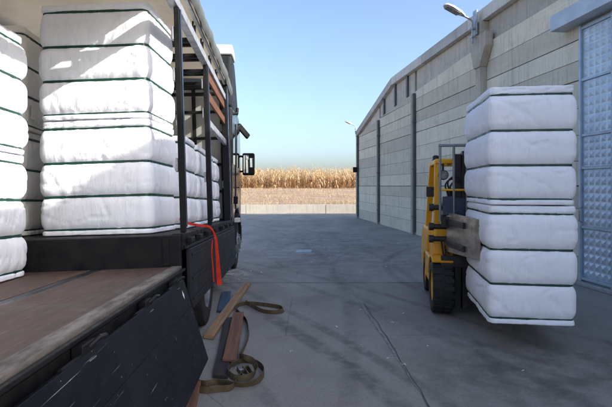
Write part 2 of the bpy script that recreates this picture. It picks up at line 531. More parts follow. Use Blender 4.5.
# ------------------------------------------------------------------ ground, field
yard = MB()
yard.add([(-600, -200, 0), (600, -200, 0), (600, 900, 0), (-600, 900, 0)], [(0, 1, 2, 3)])
yard = tag(yard.build('yard_ground', 'yard'), kind='structure')
def seam(pts, w, m, name='joint_seam', z=0.004):
    pts = spline(pts, 10)
    b = MB()
    vs, fs = [], []
    for i, p in enumerate(pts):
        d = (pts[min(i + 1, len(pts) - 1)] - pts[max(i - 1, 0)]).normalized()
        s = Vector((-d.y, d.x, 0))
        j = noise.noise(p * 3.1) * 0.02
        ww = w * (0.75 + 0.5 * noise.noise(p * 2.3 + Vector((5, 1, 0))))
        for e in (-1, 1):
            q = p + s * (j + e * ww / 2)
            vs.append((q.x, q.y, z))
    for i in range(len(pts) - 1):
        fs.append((2 * i, 2 * i + 1, 2 * i + 3, 2 * i + 2))
    b.add(vs, fs)
    return b.build(name, m, yard)
seam([(1.06 - 0.040 * y + 0.015 * math.sin(y * 0.6), y, 0) for y in range(-2, 29, 2)], 0.022, 'seaml')
seam([(1.085 - 0.040 * y + 0.015 * math.sin(y * 1.3), y, 0) for y in (0.5, 2, 3, 4, 5, 6, 7)], 0.009, 'seamd', z=0.008)
for yy, x0, x1 in ((8.5, -1.6, 4.2), (17.0, -2.2, 3.2), (3.55, -0.7, 0.9)):
    seam([(x0 + (x1 - x0) * t / 4, yy + 0.03 * math.sin(t), 0) for t in range(5)], 0.02, 'seamd', z=0.006)
b = MB()
b.add([(-0.27, 12.4, 0.004), (0.13, 12.45, 0.004), (0.14, 12.98, 0.004), (-0.22, 12.93, 0.004)], [(0, 1, 2, 3)])
tag(b.build('painted_mark', 'mark'), 'small pale blue painted rectangle on the grey yard floor', 'floor marking')

# sloping field beyond the boundary wall
def bank_z(x, y):
    t = max(0.0, min(1.0, (y - 30.2) / 22.0))
    z = 0.46 + 0.96 * t
    a = min(1.0, max(0.0, (y - 30.4) / 1.5))
    z += a * (0.10 * noise.noise(Vector((x * 0.25, y * 0.8, 0))) + 0.05 * noise.noise(Vector((x * 1.3, y * 2.1, 3))))
    return z
b = MB()
nx, ny = 220, 60
vs, fs = [], []
for j in range(ny + 1):
    y = 30.22 + (j / ny) ** 1.3 * 60
    for i in range(nx + 1):
        x = -70 + 110 * i / nx
        vs.append((x, y, bank_z(x, y)))
for j in range(ny):
    for i in range(nx):
        a = j * (nx + 1) + i
        fs.append((a, a + 1, a + nx + 2, a + nx + 1))
b.add(vs, fs)
tag(b.build('field', 'soil', smooth=True), kind='structure')

def tinted(name, vs, fs, cols, m):
    me = bpy.data.meshes.new(name)
    me.from_pydata(vs, [], fs)
    at = me.color_attributes.new('tint', 'FLOAT_COLOR', 'POINT')
    at.data.foreach_set('color', [c for q in cols for c in (q[0], q[1], q[2], 1.0)])
    me.materials.append(M[m])
    o = bpy.data.objects.new(name, me)
    COL.objects.link(o)
    return o
# dry corn
rc = random.Random(3)
vs, fs, cs = [], [], []
def stalk(x, y, z):
    h = rc.uniform(1.45, 2.2) + (0.35 if rc.random() < 0.12 else 0) + 0.25 * noise.noise(Vector((x * 0.5, y * 0.5, 0)))
    lx, ly = rc.uniform(-0.12, 0.12), rc.uniform(-0.12, 0.12)
    tone = rc.uniform(0.8, 1.15)
    sc_ = (0.44 * tone, 0.27 * tone, 0.13 * tone)
    o = len(vs)
    for t, r in ((0, 0.02), (0.55, 0.016), (1, 0.006)):
        for j in range(3):
            a = j * 2.094
            vs.append((x + lx * t * t + r * math.cos(a), y + ly * t * t + r * math.sin(a), z + h * t))
            cs.append(sc_)
    for i in range(2):
        for j in range(3):
            k2 = (j + 1) % 3
            fs.append((o + i * 3 + j, o + i * 3 + k2, o + i * 3 + 3 + k2, o + i * 3 + 3 + j))
    nl = rc.randint(6, 9)
    a0 = rc.uniform(0, 6.28)
    for q in range(nl):
        t = 0.12 + 0.85 * q / nl
        a = a0 + (q % 2) * math.pi + rc.uniform(-0.5, 0.5)
        L = rc.uniform(0.35, 0.65) * (1.1 - 0.45 * t)
        rise = rc.uniform(0.05, 0.30)
        drop = rc.uniform(0.1, 0.5)
        if t < 0.5 and rc.random() < 0.6:
            c0 = (0.38, 0.20, 0.095)
        else:
            c0 = (0.63, 0.48, 0.29)
        v2 = rc.uniform(0.75, 1.2)
        c0 = tuple(k3 * v2 for k3 in c0)
        dx, dy = math.cos(a), math.sin(a)
        bx, by, bz = x + lx * t * t, y + ly * t * t, z + h * t
        o = len(vs)
        w = rc.uniform(0.025, 0.05)
        for s_, hz, ww in ((0, 0, w * 0.6), (0.45, rise, w), (0.8, rise - drop * 0.4, w * 0.8), (1, rise - drop, 0.006)):
            for e in (-1, 1):
                vs.append((bx + dx * L * s_ - dy * ww * e, by + dy * L * s_ + dx * ww * e, bz + hz))
                cs.append(c0)
        for i in range(3):
            fs.append((o + 2 * i, o + 2 * i + 1, o + 2 * i + 3, o + 2 * i + 2))
    # tassel
    for q in range(4):
        a = rc.uniform(0, 6.28)
        o = len(vs)
        tx, ty, tz = x + lx, y + ly, z + h
        ex, ey, ez = tx + 0.12 * math.cos(a), ty + 0.12 * math.sin(a), tz + rc.uniform(0.15, 0.3)
        vs.extend([(tx - 0.008, ty, tz - 0.05), (tx + 0.008, ty, tz - 0.05), (ex, ey, ez)])
        cs.extend([(0.66, 0.50, 0.30)] * 3)
        fs.append((o, o + 1, o + 2))
for row in range(9):
    y = 52.0 + row * 0.8 + (0.4 if row > 5 else 0) * (row - 5)
    x = -44.0
    while x < 17:
        x += rc.uniform(0.10, 0.24)
        if rc.random() < 0.06:
            continue
        yy = y + rc.uniform(-0.12, 0.12)
        stalk(x, yy, bank_z(x, yy) - 0.03)
tag(tinted('corn_field', vs, fs, cs, 'corn'), 'dry brown corn standing in a dense row on the field', 'corn', kind='stuff')
# dry grass and stubble on the bank
vs, fs, cs = [], [], []
for i in range(16000):
    y = 30.4 + 21.5 * rc.random() ** 1.4
    x = rc.uniform(-30, 9)
    if noise.noise(Vector((x * 0.3, y * 0.5, 9))) < rc.uniform(-0.5, 0.4):
        continue
    z = bank_z(x, y) - 0.01
    for q in range(3):
        a = rc.uniform(0, 6.28)
        h = rc.uniform(0.06, 0.24)
        o = len(vs)
        ex, ey = x + rc.uniform(-0.12, 0.12), y + rc.uniform(-0.12, 0.12)
        wx, wy = 0.012 * math.cos(a), 0.012 * math.sin(a)
        vs.extend([(x - wx, y - wy, z), (x + wx, y + wy, z), (ex, ey, z + h)])
        tone = rc.uniform(0.7, 1.15)
        c0 = (0.56 * tone, 0.44 * tone, 0.27 * tone)
        cs.extend([c0] * 3)
        fs.append((o, o + 1, o + 2))
tag(tinted('dry_grass', vs, fs, cs, 'drygrass'), 'short dry grass and stubble on the sloping soil bank', 'grass', kind='stuff')

# unseen pale soil sheet added left of the yard to bounce sunlight
b = MB()
b.add([(-260, -120, 0.006), (-7.5, -120, 0.006), (-7.5, 29.9, 0.006), (-260, 29.9, 0.006)], [(0, 1, 2, 3)])
tag(b.build('bounce_land', 'soil'), kind='structure')
# low boundary wall at the end of the yard
bw = empty('boundary_wall', (0, 30.0, 0))
tag(bw, 'low pale concrete boundary wall at the far end of the yard', 'wall')
x = -42.0
i = 0
src = None
while x < 14:
    if src is None:
        src = MB().box(0.002, 2.398, 0, 0.2, 0, 0.53).build('panel', 'lowwall', bw, 0.008)
        o = src
    else:
        o = src.copy()
        COL.objects.link(o)
    o.location = (x, 0.012 * math.sin(i * 2.7), 0.010 * math.sin(i * 1.9))
    x += 2.4
    i += 1
MB().box(-42, 14.4, 0.05, 0.16, 0, 0.50).build('joint_core', 'joint', bw)

# ------------------------------------------------------------------ warehouse
WRZ = math.atan(0.114)
wh = empty('warehouse', (5.65, 0, 0), WRZ)
tag(wh, 'long grey precast concrete warehouse along the right of the yard', 'building')
def interp(tab, y):
    for (a, za), (c, zc) in zip(tab, tab[1:]):
        if a <= y <= c:
            return za + (zc - za) * (y - a) / (c - a)
    return tab[0][1] if y < tab[0][0] else tab[-1][1]
T1 = [(-2.1, 5.03), (12.1, 5.05), (12.4, 5.12), (17.2, 4.85), (21.6, 4.58), (26.2, 4.24)]
RF = [(-2.05, 6.5), (9.38, 6.5), (9.40, 5.88), (19.7, 5.88), (26.2, 4.48)]  # unseen raised parapet by the door, added to shade the truck load
JZ = [0.0, 0.42, 0.84, 1.24, 1.65, 2.07, 2.48, 2.88, 3.30, 3.46, 3.73, 4.16, 4.59, 5.20]
JZ = [0.0, 0.44, 0.86, 1.26, 1.65, 2.08, 2.52, 2.98, 3.46, 3.80, 4.16, 4.59, 5.25]
DARK = (1.65, 3.46, 4.16)
cols_y = [26.05, 21.9, 17.2, 12.1]
bays = [(21.99, 25.9), (17.30, 21.81), (12.24, 17.10), (8.60, 11.96), (4.45, 8.60), (-2.0, 4.45)]  # unseen near end cut short to let more light into the yard
for (ya, yb) in bays:
    door_bay = abs(ya - 4.45) < 0.01
    for z0, z1 in zip(JZ, JZ[1:]):
        if door_bay and z1 < 4.40:
            continue
        if door_bay and z0 < 4.40:
            z0 = 4.38
        g0 = 0.009 if z0 in DARK else 0.0035
        g1 = 0.009 if z1 in DARK else 0.0035
        ta, tb = min(z1 - g1, interp(T1, ya)), min(z1 - g1, interp(T1, yb))
        zz = z0 + g0
        if ta - zz < 0.03 and tb - zz < 0.03:
            continue
        ta, tb = max(ta, zz + 0.004), max(tb, zz + 0.004)
        pr = random.uniform(-0.004, 0.004)
        MB().prism_x([(ya + 0.005, zz), (yb - 0.005, zz), (yb - 0.005, tb), (ya + 0.005, ta)], pr, 0.12).build('wall_plank', 'conc', wh, 0.006)
    # ribbed infill between plank top and coping
    ym = [ya] + [p[0] for p in RF if ya < p[0] < yb] + [yb]
    top = [(y, interp(RF, y) - 0.30) for y in reversed(ym)]
    if all(abs(p[0] - 9.39) > 0.2 for p in top[1:-1]) or True:
        MB().prism_x([(ya + 0.004, interp(T1, ya) + 0.012), (yb - 0.004, interp(T1, yb) + 0.012)] + [(max(ya + 0.004, min(yb - 0.004, y)), z) for y, z in top], 0.055, 0.14).build('infill_panel', 'conc_rib', wh)
# backing and roof
prof = [(-2.0, 0), (26.0, 0), (26.0, 4.30), (19.7, 5.66), (9.39, 5.66), (9.39, 6.27), (-2.0, 6.27)]
MB().prism_x(prof, 0.143, 0.40).build('backing_wall', 'joint', wh)
MB().prism_x([(-2.0, 0), (26.0, 0), (26.0, 4.2), (19.7, 5.5), (-2.0, 5.5)], 0.41, 24.0).build('rear_mass', 'conc', wh)
for (a, za), (c, zc) in zip(RF, RF[1:]):
    if c - a < 0.1:
        continue
    n = max(1, round((c - a) / 3.2))
    for q in range(n):
        y0, y1 = a + (c - a) * q / n + 0.006, a + (c - a) * (q + 1) / n - 0.006
        z0, z1 = za + (zc - za) * (y0 - a) / (c - a), za + (zc - za) * (y1 - a) / (c - a)
        MB().prism_x([(y0, z0 - 0.29), (y1, z1 - 0.29), (y1, z1), (y0, z0)], -0.10, 0.42).build('coping_block', 'coping', wh, 0.01)
# columns and dark downpipes
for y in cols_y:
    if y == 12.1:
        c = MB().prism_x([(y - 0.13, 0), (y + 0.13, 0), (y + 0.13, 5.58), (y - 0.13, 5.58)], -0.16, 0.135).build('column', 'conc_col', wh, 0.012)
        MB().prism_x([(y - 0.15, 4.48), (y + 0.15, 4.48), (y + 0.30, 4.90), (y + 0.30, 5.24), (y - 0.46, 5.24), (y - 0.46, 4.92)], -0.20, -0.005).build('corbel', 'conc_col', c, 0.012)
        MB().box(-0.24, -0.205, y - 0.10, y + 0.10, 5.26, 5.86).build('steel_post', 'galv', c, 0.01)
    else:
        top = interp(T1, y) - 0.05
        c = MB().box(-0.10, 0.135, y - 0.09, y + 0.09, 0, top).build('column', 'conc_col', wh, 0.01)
        MB().tube([(-0.06, y - 0.145, 0.1), (-0.06, y - 0.145, top - 0.02)], 0.05, 12).build('downpipe', 'pipe', c, smooth=True)
        for zc in (0.6, 2.2, 3.8):
            MB().box(-0.125, 0.0, y - 0.205, y - 0.092, zc, zc + 0.05).build('pipe_clip', 'pipe', c)
for y in (21.1, 19.5, 18.0):
    MB().box(-0.02, 0.054, y - 0.07, y + 0.07, interp(T1, y) + 0.02, interp(RF, y) - 0.30).build('stub_post', 'pipe', wh, 0.005)
# sliding door
dr = MB().box(-0.022, 0.10, 4.5, 8.55, 0.0, 4.36).build('sliding_door', 'doorf', wh, 0.004)
rows = [0.10, 0.96, 1.95, 2.50, 3.43, 4.30]
ysx = [8.50, 7.74, 6.98, 6.22, 5.46, 4.70]
def emboss(y0, y1, z0, z1):
    b = MB()
    nyc = max(2, round((y1 - y0) / 0.14))
    nzc = max(2, round((z1 - z0) / 0.14))
    for i in range(nyc):
        for j in range(nzc):
            a, c = y0 + (y1 - y0) * i / nyc, y0 + (y1 - y0) * (i + 1) / nyc
            e, f = z0 + (z1 - z0) * j / nzc, z0 + (z1 - z0) * (j + 1) / nzc
            g = 0.012
            h = -0.020
            b.add([(-0.028, a, e), (-0.028, c, e), (-0.028, c, f), (-0.028, a, f),
                   (-0.028, a + g, e + g), (-0.028, c - g, e + g), (-0.028, c - g, f - g), (-0.028, a + g, f - g),
                   (-0.028 + h, (a + c) / 2, (e + f) / 2)],
                  [(0, 1, 5, 4), (1, 2, 6, 5), (2, 3, 7, 6), (3, 0, 4, 7), (4, 5, 8), (5, 6, 8), (6, 7, 8), (7, 4, 8)])
    return b
for c0, c1 in zip(ysx, ysx[1:]):
    for z0, z1 in zip(rows, rows[1:]):
        emboss(c1 + 0.03, c0 - 0.03, z0 + 0.03, z1 - 0.03).build('door_panel', 'doorp', dr)
for z in rows:
    MB().box(-0.058, -0.0235, 4.66, 8.54, z - 0.022, z + 0.022).build('door_rail', 'doorf', dr, 0.004)
for y in ysx:
    MB().box(-0.072, -0.0235, y - 0.024, y + 0.024, 0.03, 4.35).build('door_stile', 'doorf', dr, 0.004)
hd = MB().tube([(-0.072, 8.44, 1.05), (-0.12, 8.44, 1.06), (-0.12, 8.44, 1.28), (-0.072, 8.44, 1.29)], 0.012, 8).build('door_handle', 'zinc', dr, smooth=True)
MB().box(-0.30, -0.005, 3.6, 8.98, 4.385, 4.66).build('door_hood', 'hood', wh, 0.008)
MB().box(-0.18, -0.075, 4.3, 8.75, 0.004, 0.06).build('door_track', 'galv', wh, 0.004)

# wall lamps
def wall_lamp(loc, rz, label, s=1.0):
    r = empty('wall_lamp', loc, rz)
    tag(r, label, 'lamp', 'lamps on the warehouse wall')
    MB().tube([(0, 0, -0.45), (0, 0, 0.05), (-0.04, 0, 0.12), (-0.16, 0, 0.17), (-0.28, 0, 0.22)], 0.025, 10).build('arm', 'galv', r, smooth=True)
    tilt = Matrix.Translation((-0.22, 0, 0.19)) @ Matrix.Rotation(R(24), 4, 'Y')
    sec = [(0.0, 0.05, 0.05), (-0.12, 0.10, 0.075), (-0.35, 0.14, 0.085), (-0.50, 0.12, 0.065), (-0.56, 0.05, 0.03)]
    b = MB()
    vs, fs = [], []
    for (x, w, h) in sec:
        for a in range(9):
            t = math.pi * a / 8
            vs.append(tilt @ Vector((x, w * math.cos(t), h * math.sin(t) ** 0.8)))
    for i in range(4):
        for j in range(8):
            fs.append((i * 9 + j, i * 9 + j + 1, i * 9 + 10 + j, i * 9 + 9 + j))
        fs.append((i * 9, i * 9 + 9, i * 9 + 17, i * 9 + 8))
    fs += [tuple(range(9)), tuple(range(36, 45))]
    b.add(vs, fs)
    b.build('housing', 'lampw', r, smooth=True)
    MB().box(-0.50, -0.14, -0.10, 0.10, -0.035, -0.003, tilt).build('lens', 'lampg', r, 0.012)
    for i, zz in enumerate((-0.32, -0.12)):
        MB().box(-0.035, 0.045, -0.05, 0.05, zz, zz + 0.05).build('bracket', 'galv', r, 0.004)
    return r
wm = Matrix.Translation((5.65, 0, 0)) @ Matrix.Rotation(WRZ, 4, 'Z')
wall_lamp(wm @ Vector((-0.29, 12.1, 5.52)), WRZ + R(4), 'white street lamp head on the concrete column above the forklift')
fl2 = wall_lamp(wm @ Vector((-0.16, 25.95, 4.66)), WRZ, 'small lamp sticking out from the far end of the warehouse wall')
fl2.scale = (0.75, 0.75, 0.75)
b = MB().box(-0.30, -0.10, 25.82, 25.98, 2.35, 2.62).box(-0.102, -0.05, 25.87, 25.93, 2.44, 2.52)
fl = b.build('wall_floodlight', 'black', None, 0.01)
fl.matrix_world = wm
tag(fl, 'small black floodlight on the far corner of the warehouse', 'lamp')

# ------------------------------------------------------------------ bales
def section(a, c, r, n):
    """n points round a rounded rectangle with half sizes a, c: (point, outward normal, run length)"""
    r = min(r, a * 0.9, c * 0.9)
    segs = [('l', (a, -(c - r)), (a, c - r), (1, 0)), ('c', (a - r, c - r), 0), ('l', (a - r, c), (-(a - r), c), (0, 1)), ('c', (-(a - r), c - r), 90),
            ('l', (-a, c - r), (-a, -(c - r)), (-1, 0)), ('c', (-(a - r), -(c - r)), 180), ('l', (-(a - r), -c), (a - r, -c), (0, -1)), ('c', (a - r, -(c - r)), 270)]
    lens = [2 * (c - r), r * 1.571, 2 * (a - r), r * 1.571] * 2
    tot = sum(lens)
    out = []
    for i in range(n):
        d = tot * i / n
        s = d
        for sg, L in zip(segs, lens):
            if d <= L:
                t = d / L
                if sg[0] == 'l':
                    p = (sg[1][0] + (sg[2][0] - sg[1][0]) * t, sg[1][1] + (sg[2][1] - sg[1][1]) * t)
                    out.append((p, sg[3], s))
                else:
                    an = R(sg[2] + 90 * t)
                    out.append(((sg[1][0] + r * math.cos(an), sg[1][1] + r * math.sin(an)), (math.cos(an), math.sin(an)), s))
                break
            d -= L
    return out
SR = [0.045, 0.335, 0.63, 0.935]
def bale_meshes(W, D, H, seed, bulge=0.038, rad=0.05, m='bale'):
    n = 176
    sec = section(W / 2 - 0.045, D / 2 - 0.045, rad, n)
    zs = [H * s for s in SR]
    levels = []
    def fill(z0, z1, k2):
        for i in range(k2):
            t = i / k2
            t = t + 0.0
            e = 0.5 - 0.5 * math.cos(math.pi * t)
            levels.append(z0 + (z1 - z0) * (0.6 * e + 0.4 * t))
    fill(0.0, zs[0], 7)
    for i in range(3):
        fill(zs[i], zs[i + 1], 20)
    fill(zs[3], H, 9)
    levels.append(H)
    so = Vector((seed * 13.7, seed * 7.1, seed * 3.3))
    rr = random.Random(seed)
    amps = [bulge * rr.uniform(0.85, 1.15) for _ in range(3)]
    def off(z, run, p, nrm):
        if z <= zs[0] or z >= zs[3]:
            ln = zs[0] if z <= zs[0] else H - zs[3]
            t = (z / ln) if z <= zs[0] else (H - z) / ln      # 0 at the end, 1 at strap
            o = 0.020 * min(1, (1 - t) * 4.0) ** 0.5 - 0.006 * max(0.0, (t - 0.75) / 0.25)
            if t < 0.12:
                o -= 0.007 * (1 - t / 0.12) ** 2
            dd = (1 - t) * ln
            o += 0.012 * noise.noise(Vector((run * 2.2, z * 9, 0)) + so) + 0.006 * noise.noise(Vector((run * 7, z * 20, 3)) + so)
        else:
            i = 0 if z < zs[1] else (1 if z < zs[2] else 2)
            u = (z - zs[i]) / (zs[i + 1] - zs[i])
            q = abs(2 * u - 1)
            o = -0.006 + (amps[i] + 0.004) * (1 - q ** 4.0)
            dd = min(z - zs[i], zs[i + 1] - z)
        pk = math.exp(-dd / 0.055)
        o += 0.012 * pk * min(1, dd / 0.012) * noise.noise(Vector((run * 26, z * 3, 1)) + so)
        o += 0.0045 * noise.noise(Vector((run * 15, z * 1.6, 8)) + so)
        o += 0.010 * noise.noise(Vector((p[0] * 2.4, p[1] * 2.4, z * 2.4)) + so)
        cr = noise.noise(Vector((run * 3.1 + z * 2.0, z * 5.3, 5)) + so)
        o -= 0.014 * max(0.0, 1 - abs(cr) / 0.05) * min(1, dd / 0.06)
        c2 = noise.noise(Vector((run * 5.7 - z * 3.0, z * 2.1, 15)) + so)
        o -= 0.007 * max(0.0, 1 - abs(c2) / 0.05) * min(1, dd / 0.05)
        return o
    vs, fs = [], []
    for z in levels:
        for (p, nr, run) in sec:
            o = off(z, run, p, nr)
            vs.append((p[0] + nr[0] * o, p[1] + nr[1] * o, z))
    nl = len(levels)
    for i in range(nl - 1):
        for j in range(n):
            k2 = (j + 1) % n
            fs.append((i * n + j, i * n + k2, (i + 1) * n + k2, (i + 1) * n + j))
    for base, z, up in ((0, 0, -1), ((nl - 1) * n, H, 1)):
        prev = [base + j for j in range(n)]
        for sc_, dz in ((0.985, 0.003), (0.88, 0.007), (0.55, 0.009)):
            cur = []
            for j in range(n):
                x, y, _ = vs[base + j]
                cur.append(len(vs))
                vs.append((x * sc_, y * sc_, z + (up * dz if up > 0 else -0.0 * dz) + 0.006 * noise.noise(Vector((x * 5, y * 5, z)) * sc_ + so) * (1 if up > 0 else 0)))
            for j in range(n):
                k2 = (j + 1) % n
                q = (prev[j], prev[k2], cur[k2], cur[j])
                fs.append(q if up > 0 else q[::-1])
            prev = cur
        fs.append(tuple(prev) if up > 0 else tuple(reversed(prev)))
    me = bpy.data.meshes.new('wrapping')
    me.from_pydata(vs, [], fs)
    me.materials.append(M[m])
    me.shade_smooth()
    me.set_sharp_from_angle(angle=R(70))
    straps = []
    for z in zs:
        sv, sf = [], []
        for (p, nr, run) in sec:
            zo = 0.004 * noise.noise(Vector((run * 1.5, z, 2)) + so)
            for dz, ex in ((-0.0125, -0.006), (-0.0115, 0.0140), (0.0115, 0.0140), (0.0125, -0.006)):
                o = -0.006 + 0.010 * noise.noise(Vector((p[0] * 2.4, p[1] * 2.4, z * 2.4)) + so) + ex
                sv.append((p[0] + nr[0] * o, p[1] + nr[1] * o, z + dz + zo))
        for j in range(n):
            k2 = (j + 1) % n
            for e in range(3):
                sf.append((j * 4 + e, k2 * 4 + e, k2 * 4 + e + 1, j * 4 + e + 1))
        sm = bpy.data.meshes.new('strap')
        sm.from_pydata(sv, [], sf)
        sm.materials.append(M['green'])
        straps.append(sm)
    return me, straps
def bale(meshes, mw, label):
    r = empty('wrapped_bale')
    r.matrix_world = mw
    tag(r, label, 'bale', 'white strapped bales')
    o = bpy.data.objects.new('wrapping', meshes[0])
    COL.objects.link(o)
    o.parent = r
    for s in meshes[1]:
        q = bpy.data.objects.new('strap', s)
        COL.objects.link(q)
        q.parent = r
    return r

# ------------------------------------------------------------------ truck
TP, TR = 0.040, 0.030                                       # the parked truck leans forward and to its left
TRZ = math.atan(26 / 500)
tr = empty('flatbed_truck', (-0.84, 0, 0), TRZ)
tag(tr, 'black curtainside truck with open side, loaded with white bales', 'truck')
def tw(x, y, z):
    return (x - TR * (z - 1.0), y, z - TP * (y - 4.1) + TR * x)
trm = Matrix.Translation((-0.84, 0, 0)) @ Matrix.Rotation(TRZ, 4, 'Z')
def on_deck(x, y, z, rz=0.0, lean=0.0):
    return trm @ Matrix.Translation(Vector(tw(x, y, z))) @ Matrix.Rotation(-TP, 4, 'X') @ Matrix.Rotation(-TR - lean, 4, 'Y') @ Matrix.Rotation(rz, 4, 'Z')
Y0 = -1.9
def TB(name, m, parent, *boxes, bevel=0.004):
    b = MB()
    for q in boxes:
        b.box(*q)
    return b.build(name, m, parent, bevel, xf=tw)
# low deck
for xa, xb in ((-0.672, -0.098), (-1.70, -0.768), (-2.44, -1.706)):
    TB('floor_board', 'ply', tr, (xa, xb, Y0, 4.29, 0.935, 0.966), bevel=0.002)
TB('floor_strip', 'strip', tr, (-0.764, -0.676, Y0, 4.29, 0.935, 0.963), bevel=0.002)
TB('deck_rim', 'rim', tr, (-0.092, -0.004, Y0, 4.29, 0.915, 0.974), bevel=0.006)
sr = TB('side_rail', 'black', tr, (-0.10, 0.0, Y0, 4.29, 0.78, 0.913), bevel=0.006)
TB('rail_lip', 'black', sr, (0.003, 0.030, Y0, 4.29, 0.935, 0.955), bevel=0.004)
TB('rail_lip', 'black', sr, (0.003, 0.022, Y0, 4.29, 0.80, 0.83), bevel=0.004)
for y in (-0.6, 0.25, 1.15, 2.06, 3.0, 3.8):
    lt = TB('latch', 'black', sr, (0.004, 0.055, y - 0.07, y + 0.07, 0.865, 0.925), bevel=0.006)
    MB().tube([(0.045, y - 0.26, 0.885), (0.045, y + 0.20, 0.885)], 0.012, 8).build('rod', 'black', lt, smooth=True, xf=tw)
    MB().tube([(0.045, y, 0.90), (0.085, y + 0.03, 0.935), (0.085, y + 0.10, 0.925)], 0.012, 8).build('handle', 'black', lt, smooth=True, xf=tw)
    TB('hinge', 'rim', lt, (0.040, 0.070, y - 0.05, y + 0.03, 0.835, 0.862), bevel=0.003)
for xa in (-0.55, -2.0):
    TB('chassis_rail', 'black', tr, (xa, xa + 0.12, Y0, 4.28, 0.60, 0.932))
# lowered side
ds = empty('dropside')
ds.parent = tr
h0, h1 = Vector((0.035, 0.885)), Vector((0.215, 0.235))
dv = (h1 - h0).normalized()
nv = Vector((-dv.y, dv.x))
Ld = (h1 - h0).length
for i in range(3):
    a, c = h0 + dv * (Ld * i / 3 + 0.001), h0 + dv * (Ld * (i + 1) / 3 - 0.001)
    b = MB()
    q = [a, c, c + nv * 0.026, a + nv * 0.026]
    vs = [(p.x, y, p.y) for y in (Y0, 4.02 + 0.0) for p in q]
    b.add(vs, [(0, 1, 2, 3), (7, 6, 5, 4), (0, 4, 5, 1), (1, 5, 6, 2), (2, 6, 7, 3), (3, 7, 4, 0)])
    b.build('board', 'side', ds, 0.0025, xf=tw)
b = MB()
q = [h0 + nv * 0.004, h1 + nv * 0.004, h1 + nv * 0.022, h0 + nv * 0.022]
vs = [(p.x, y, p.y) for y in (4.024, 4.05) for p in q]
b.add(vs, [(0, 1, 2, 3), (7, 6, 5, 4), (0, 4, 5, 1), (1, 5, 6, 2), (2, 6, 7, 3), (3, 7, 4, 0)])
b.build('end_cap', 'black', ds, 0.003, xf=tw)
for (u, y, s, m) in ((0.10, 3.86, 0.035, 'paper'), (0.30, 3.3, 0.018, 'plank_u')):
    p = h0 + dv * u + nv * 0.0275
    b = MB()
    vs = [(p.x + dv.x * a * s, y + c * s * 0.6, p.y + dv.y * a * s) for a, c in ((-1, 0), (0, 1), (1, 0), (0, -1))]
    vs += [(x + nv.x * 0.001, y_, z + nv.y * 0.001) for x, y_, z in vs]
    b.add(vs, [(0, 1, 2, 3), (4, 5, 6, 7), (0, 1, 5, 4), (1, 2, 6, 5), (2, 3, 7, 6), (3, 0, 4, 7)])
    b.build('sticker', m, ds, xf=tw)
# step up and upper deck
st = TB('step_bulkhead', 'black', tr, (-2.45, -0.012, 4.30, 4.36, 0.72, 1.236), bevel=0.008)
for xa in (-2.25, -0.16):
    TB('stiffener', 'black', st, (xa, xa + 0.05, 4.288, 4.299, 0.98, 1.21), bevel=0.004)
TB('upper_deck', 'black', tr, (-2.44, -0.10, 4.365, 8.86, 1.16, 1.238))
ur = TB('side_rail', 'black', tr, (-0.097, 0.0, 4.365, 8.9, 1.10, 1.245), bevel=0.006)
for y in (4.6, 5.1, 5.7, 6.3, 7.1, 7.7, 8.3):
    TB('latch', 'black', ur, (0.003, 0.05, y - 0.09, y + 0.09, 1.155, 1.20), bevel=0.006)
TB('rail_lip', 'panel', ur, (0.003, 0.03, 4.38, 8.85, 1.11, 1.135), bevel=0.004)
def side_panel(y0, y1, zt, zb, ch, name='side_panel'):
    b = MB().prism_x([(y0, zt), (y1, zt), (y1, zb + ch * 0.2), (y1 - ch * 0.4, zb), (y0 + ch, zb), (y0, zb + ch)], 0.012, 0.045)
    p = b.build(name, 'panel', tr, 0.006, xf=tw)
    for z in (zt - 0.06, (zt + zb) / 2, zb + 0.09):
        MB().box(0.047, 0.056, y0 + 0.10, y1 - 0.06, z - 0.008, z + 0.008).build('pressed_rib', 'panel', p, 0.003, xf=tw)
    return p
side_panel(4.42, 6.35, 1.105, 0.56, 0.10)
side_panel(6.22, 8.85, 1.105, 0.50, 0.16)
for xa in (-0.85, -1.75):
    TB('chassis_rail', 'black', tr, (xa, xa + 0.13, 4.37, 10.6, 0.80, 1.10))
# posts
def post(y, w, d, z0, z1, x=-0.055):
    p = TB('post', 'black', tr, (x - d / 2, x + d / 2, y - w / 2, y + w / 2, z0, z1), bevel=0.006)
    for z in (z0 + 0.55, (z0 + z1) / 2 + 0.35, z1 - 0.30):
        TB('post_bracket', 'beam', p, (x - d / 2 - 0.028, x - d / 2 - 0.003, y - 0.018, y + 0.018, z, z + 0.13), bevel=0.01)
    TB('post_edge', 'navy', p, (x + d / 2 + 0.002, x + d / 2 + 0.014, y - w / 2 + 0.01, y + w / 2 - 0.01, z0 + 0.05, z1 - 0.02), bevel=0.003)
    return p
post(4.58, 0.05, 0.05, 1.248, 3.30, -0.035)
post(6.46, 0.055, 0.055, 1.248, 3.30)
post(8.66, 0.16, 0.10, 1.248, 3.60)
for y in (-1.7,):
    post(y, 0.08, 0.08, 0.98, 3.30)
for y in (-1.7, 1.2, 4.25, 6.46, 8.66):
    TB('post', 'black', tr, (-2.44, -2.37, y - 0.04, y + 0.04, 0.98 if y < 4.3 else 1.248, 3.30))
# slats and beams in the front bay
TB('slat', 'slat', tr, (-0.075, -0.045, 6.53, 8.57, 3.16, 3.28))
TB('slat', 'slat', tr, (-0.075, -0.045, 6.53, 8.57, 2.89, 3.01))
TB('side_beam', 'beam', tr, (-0.08, -0.03, 6.53, 8.57, 2.53, 2.62))
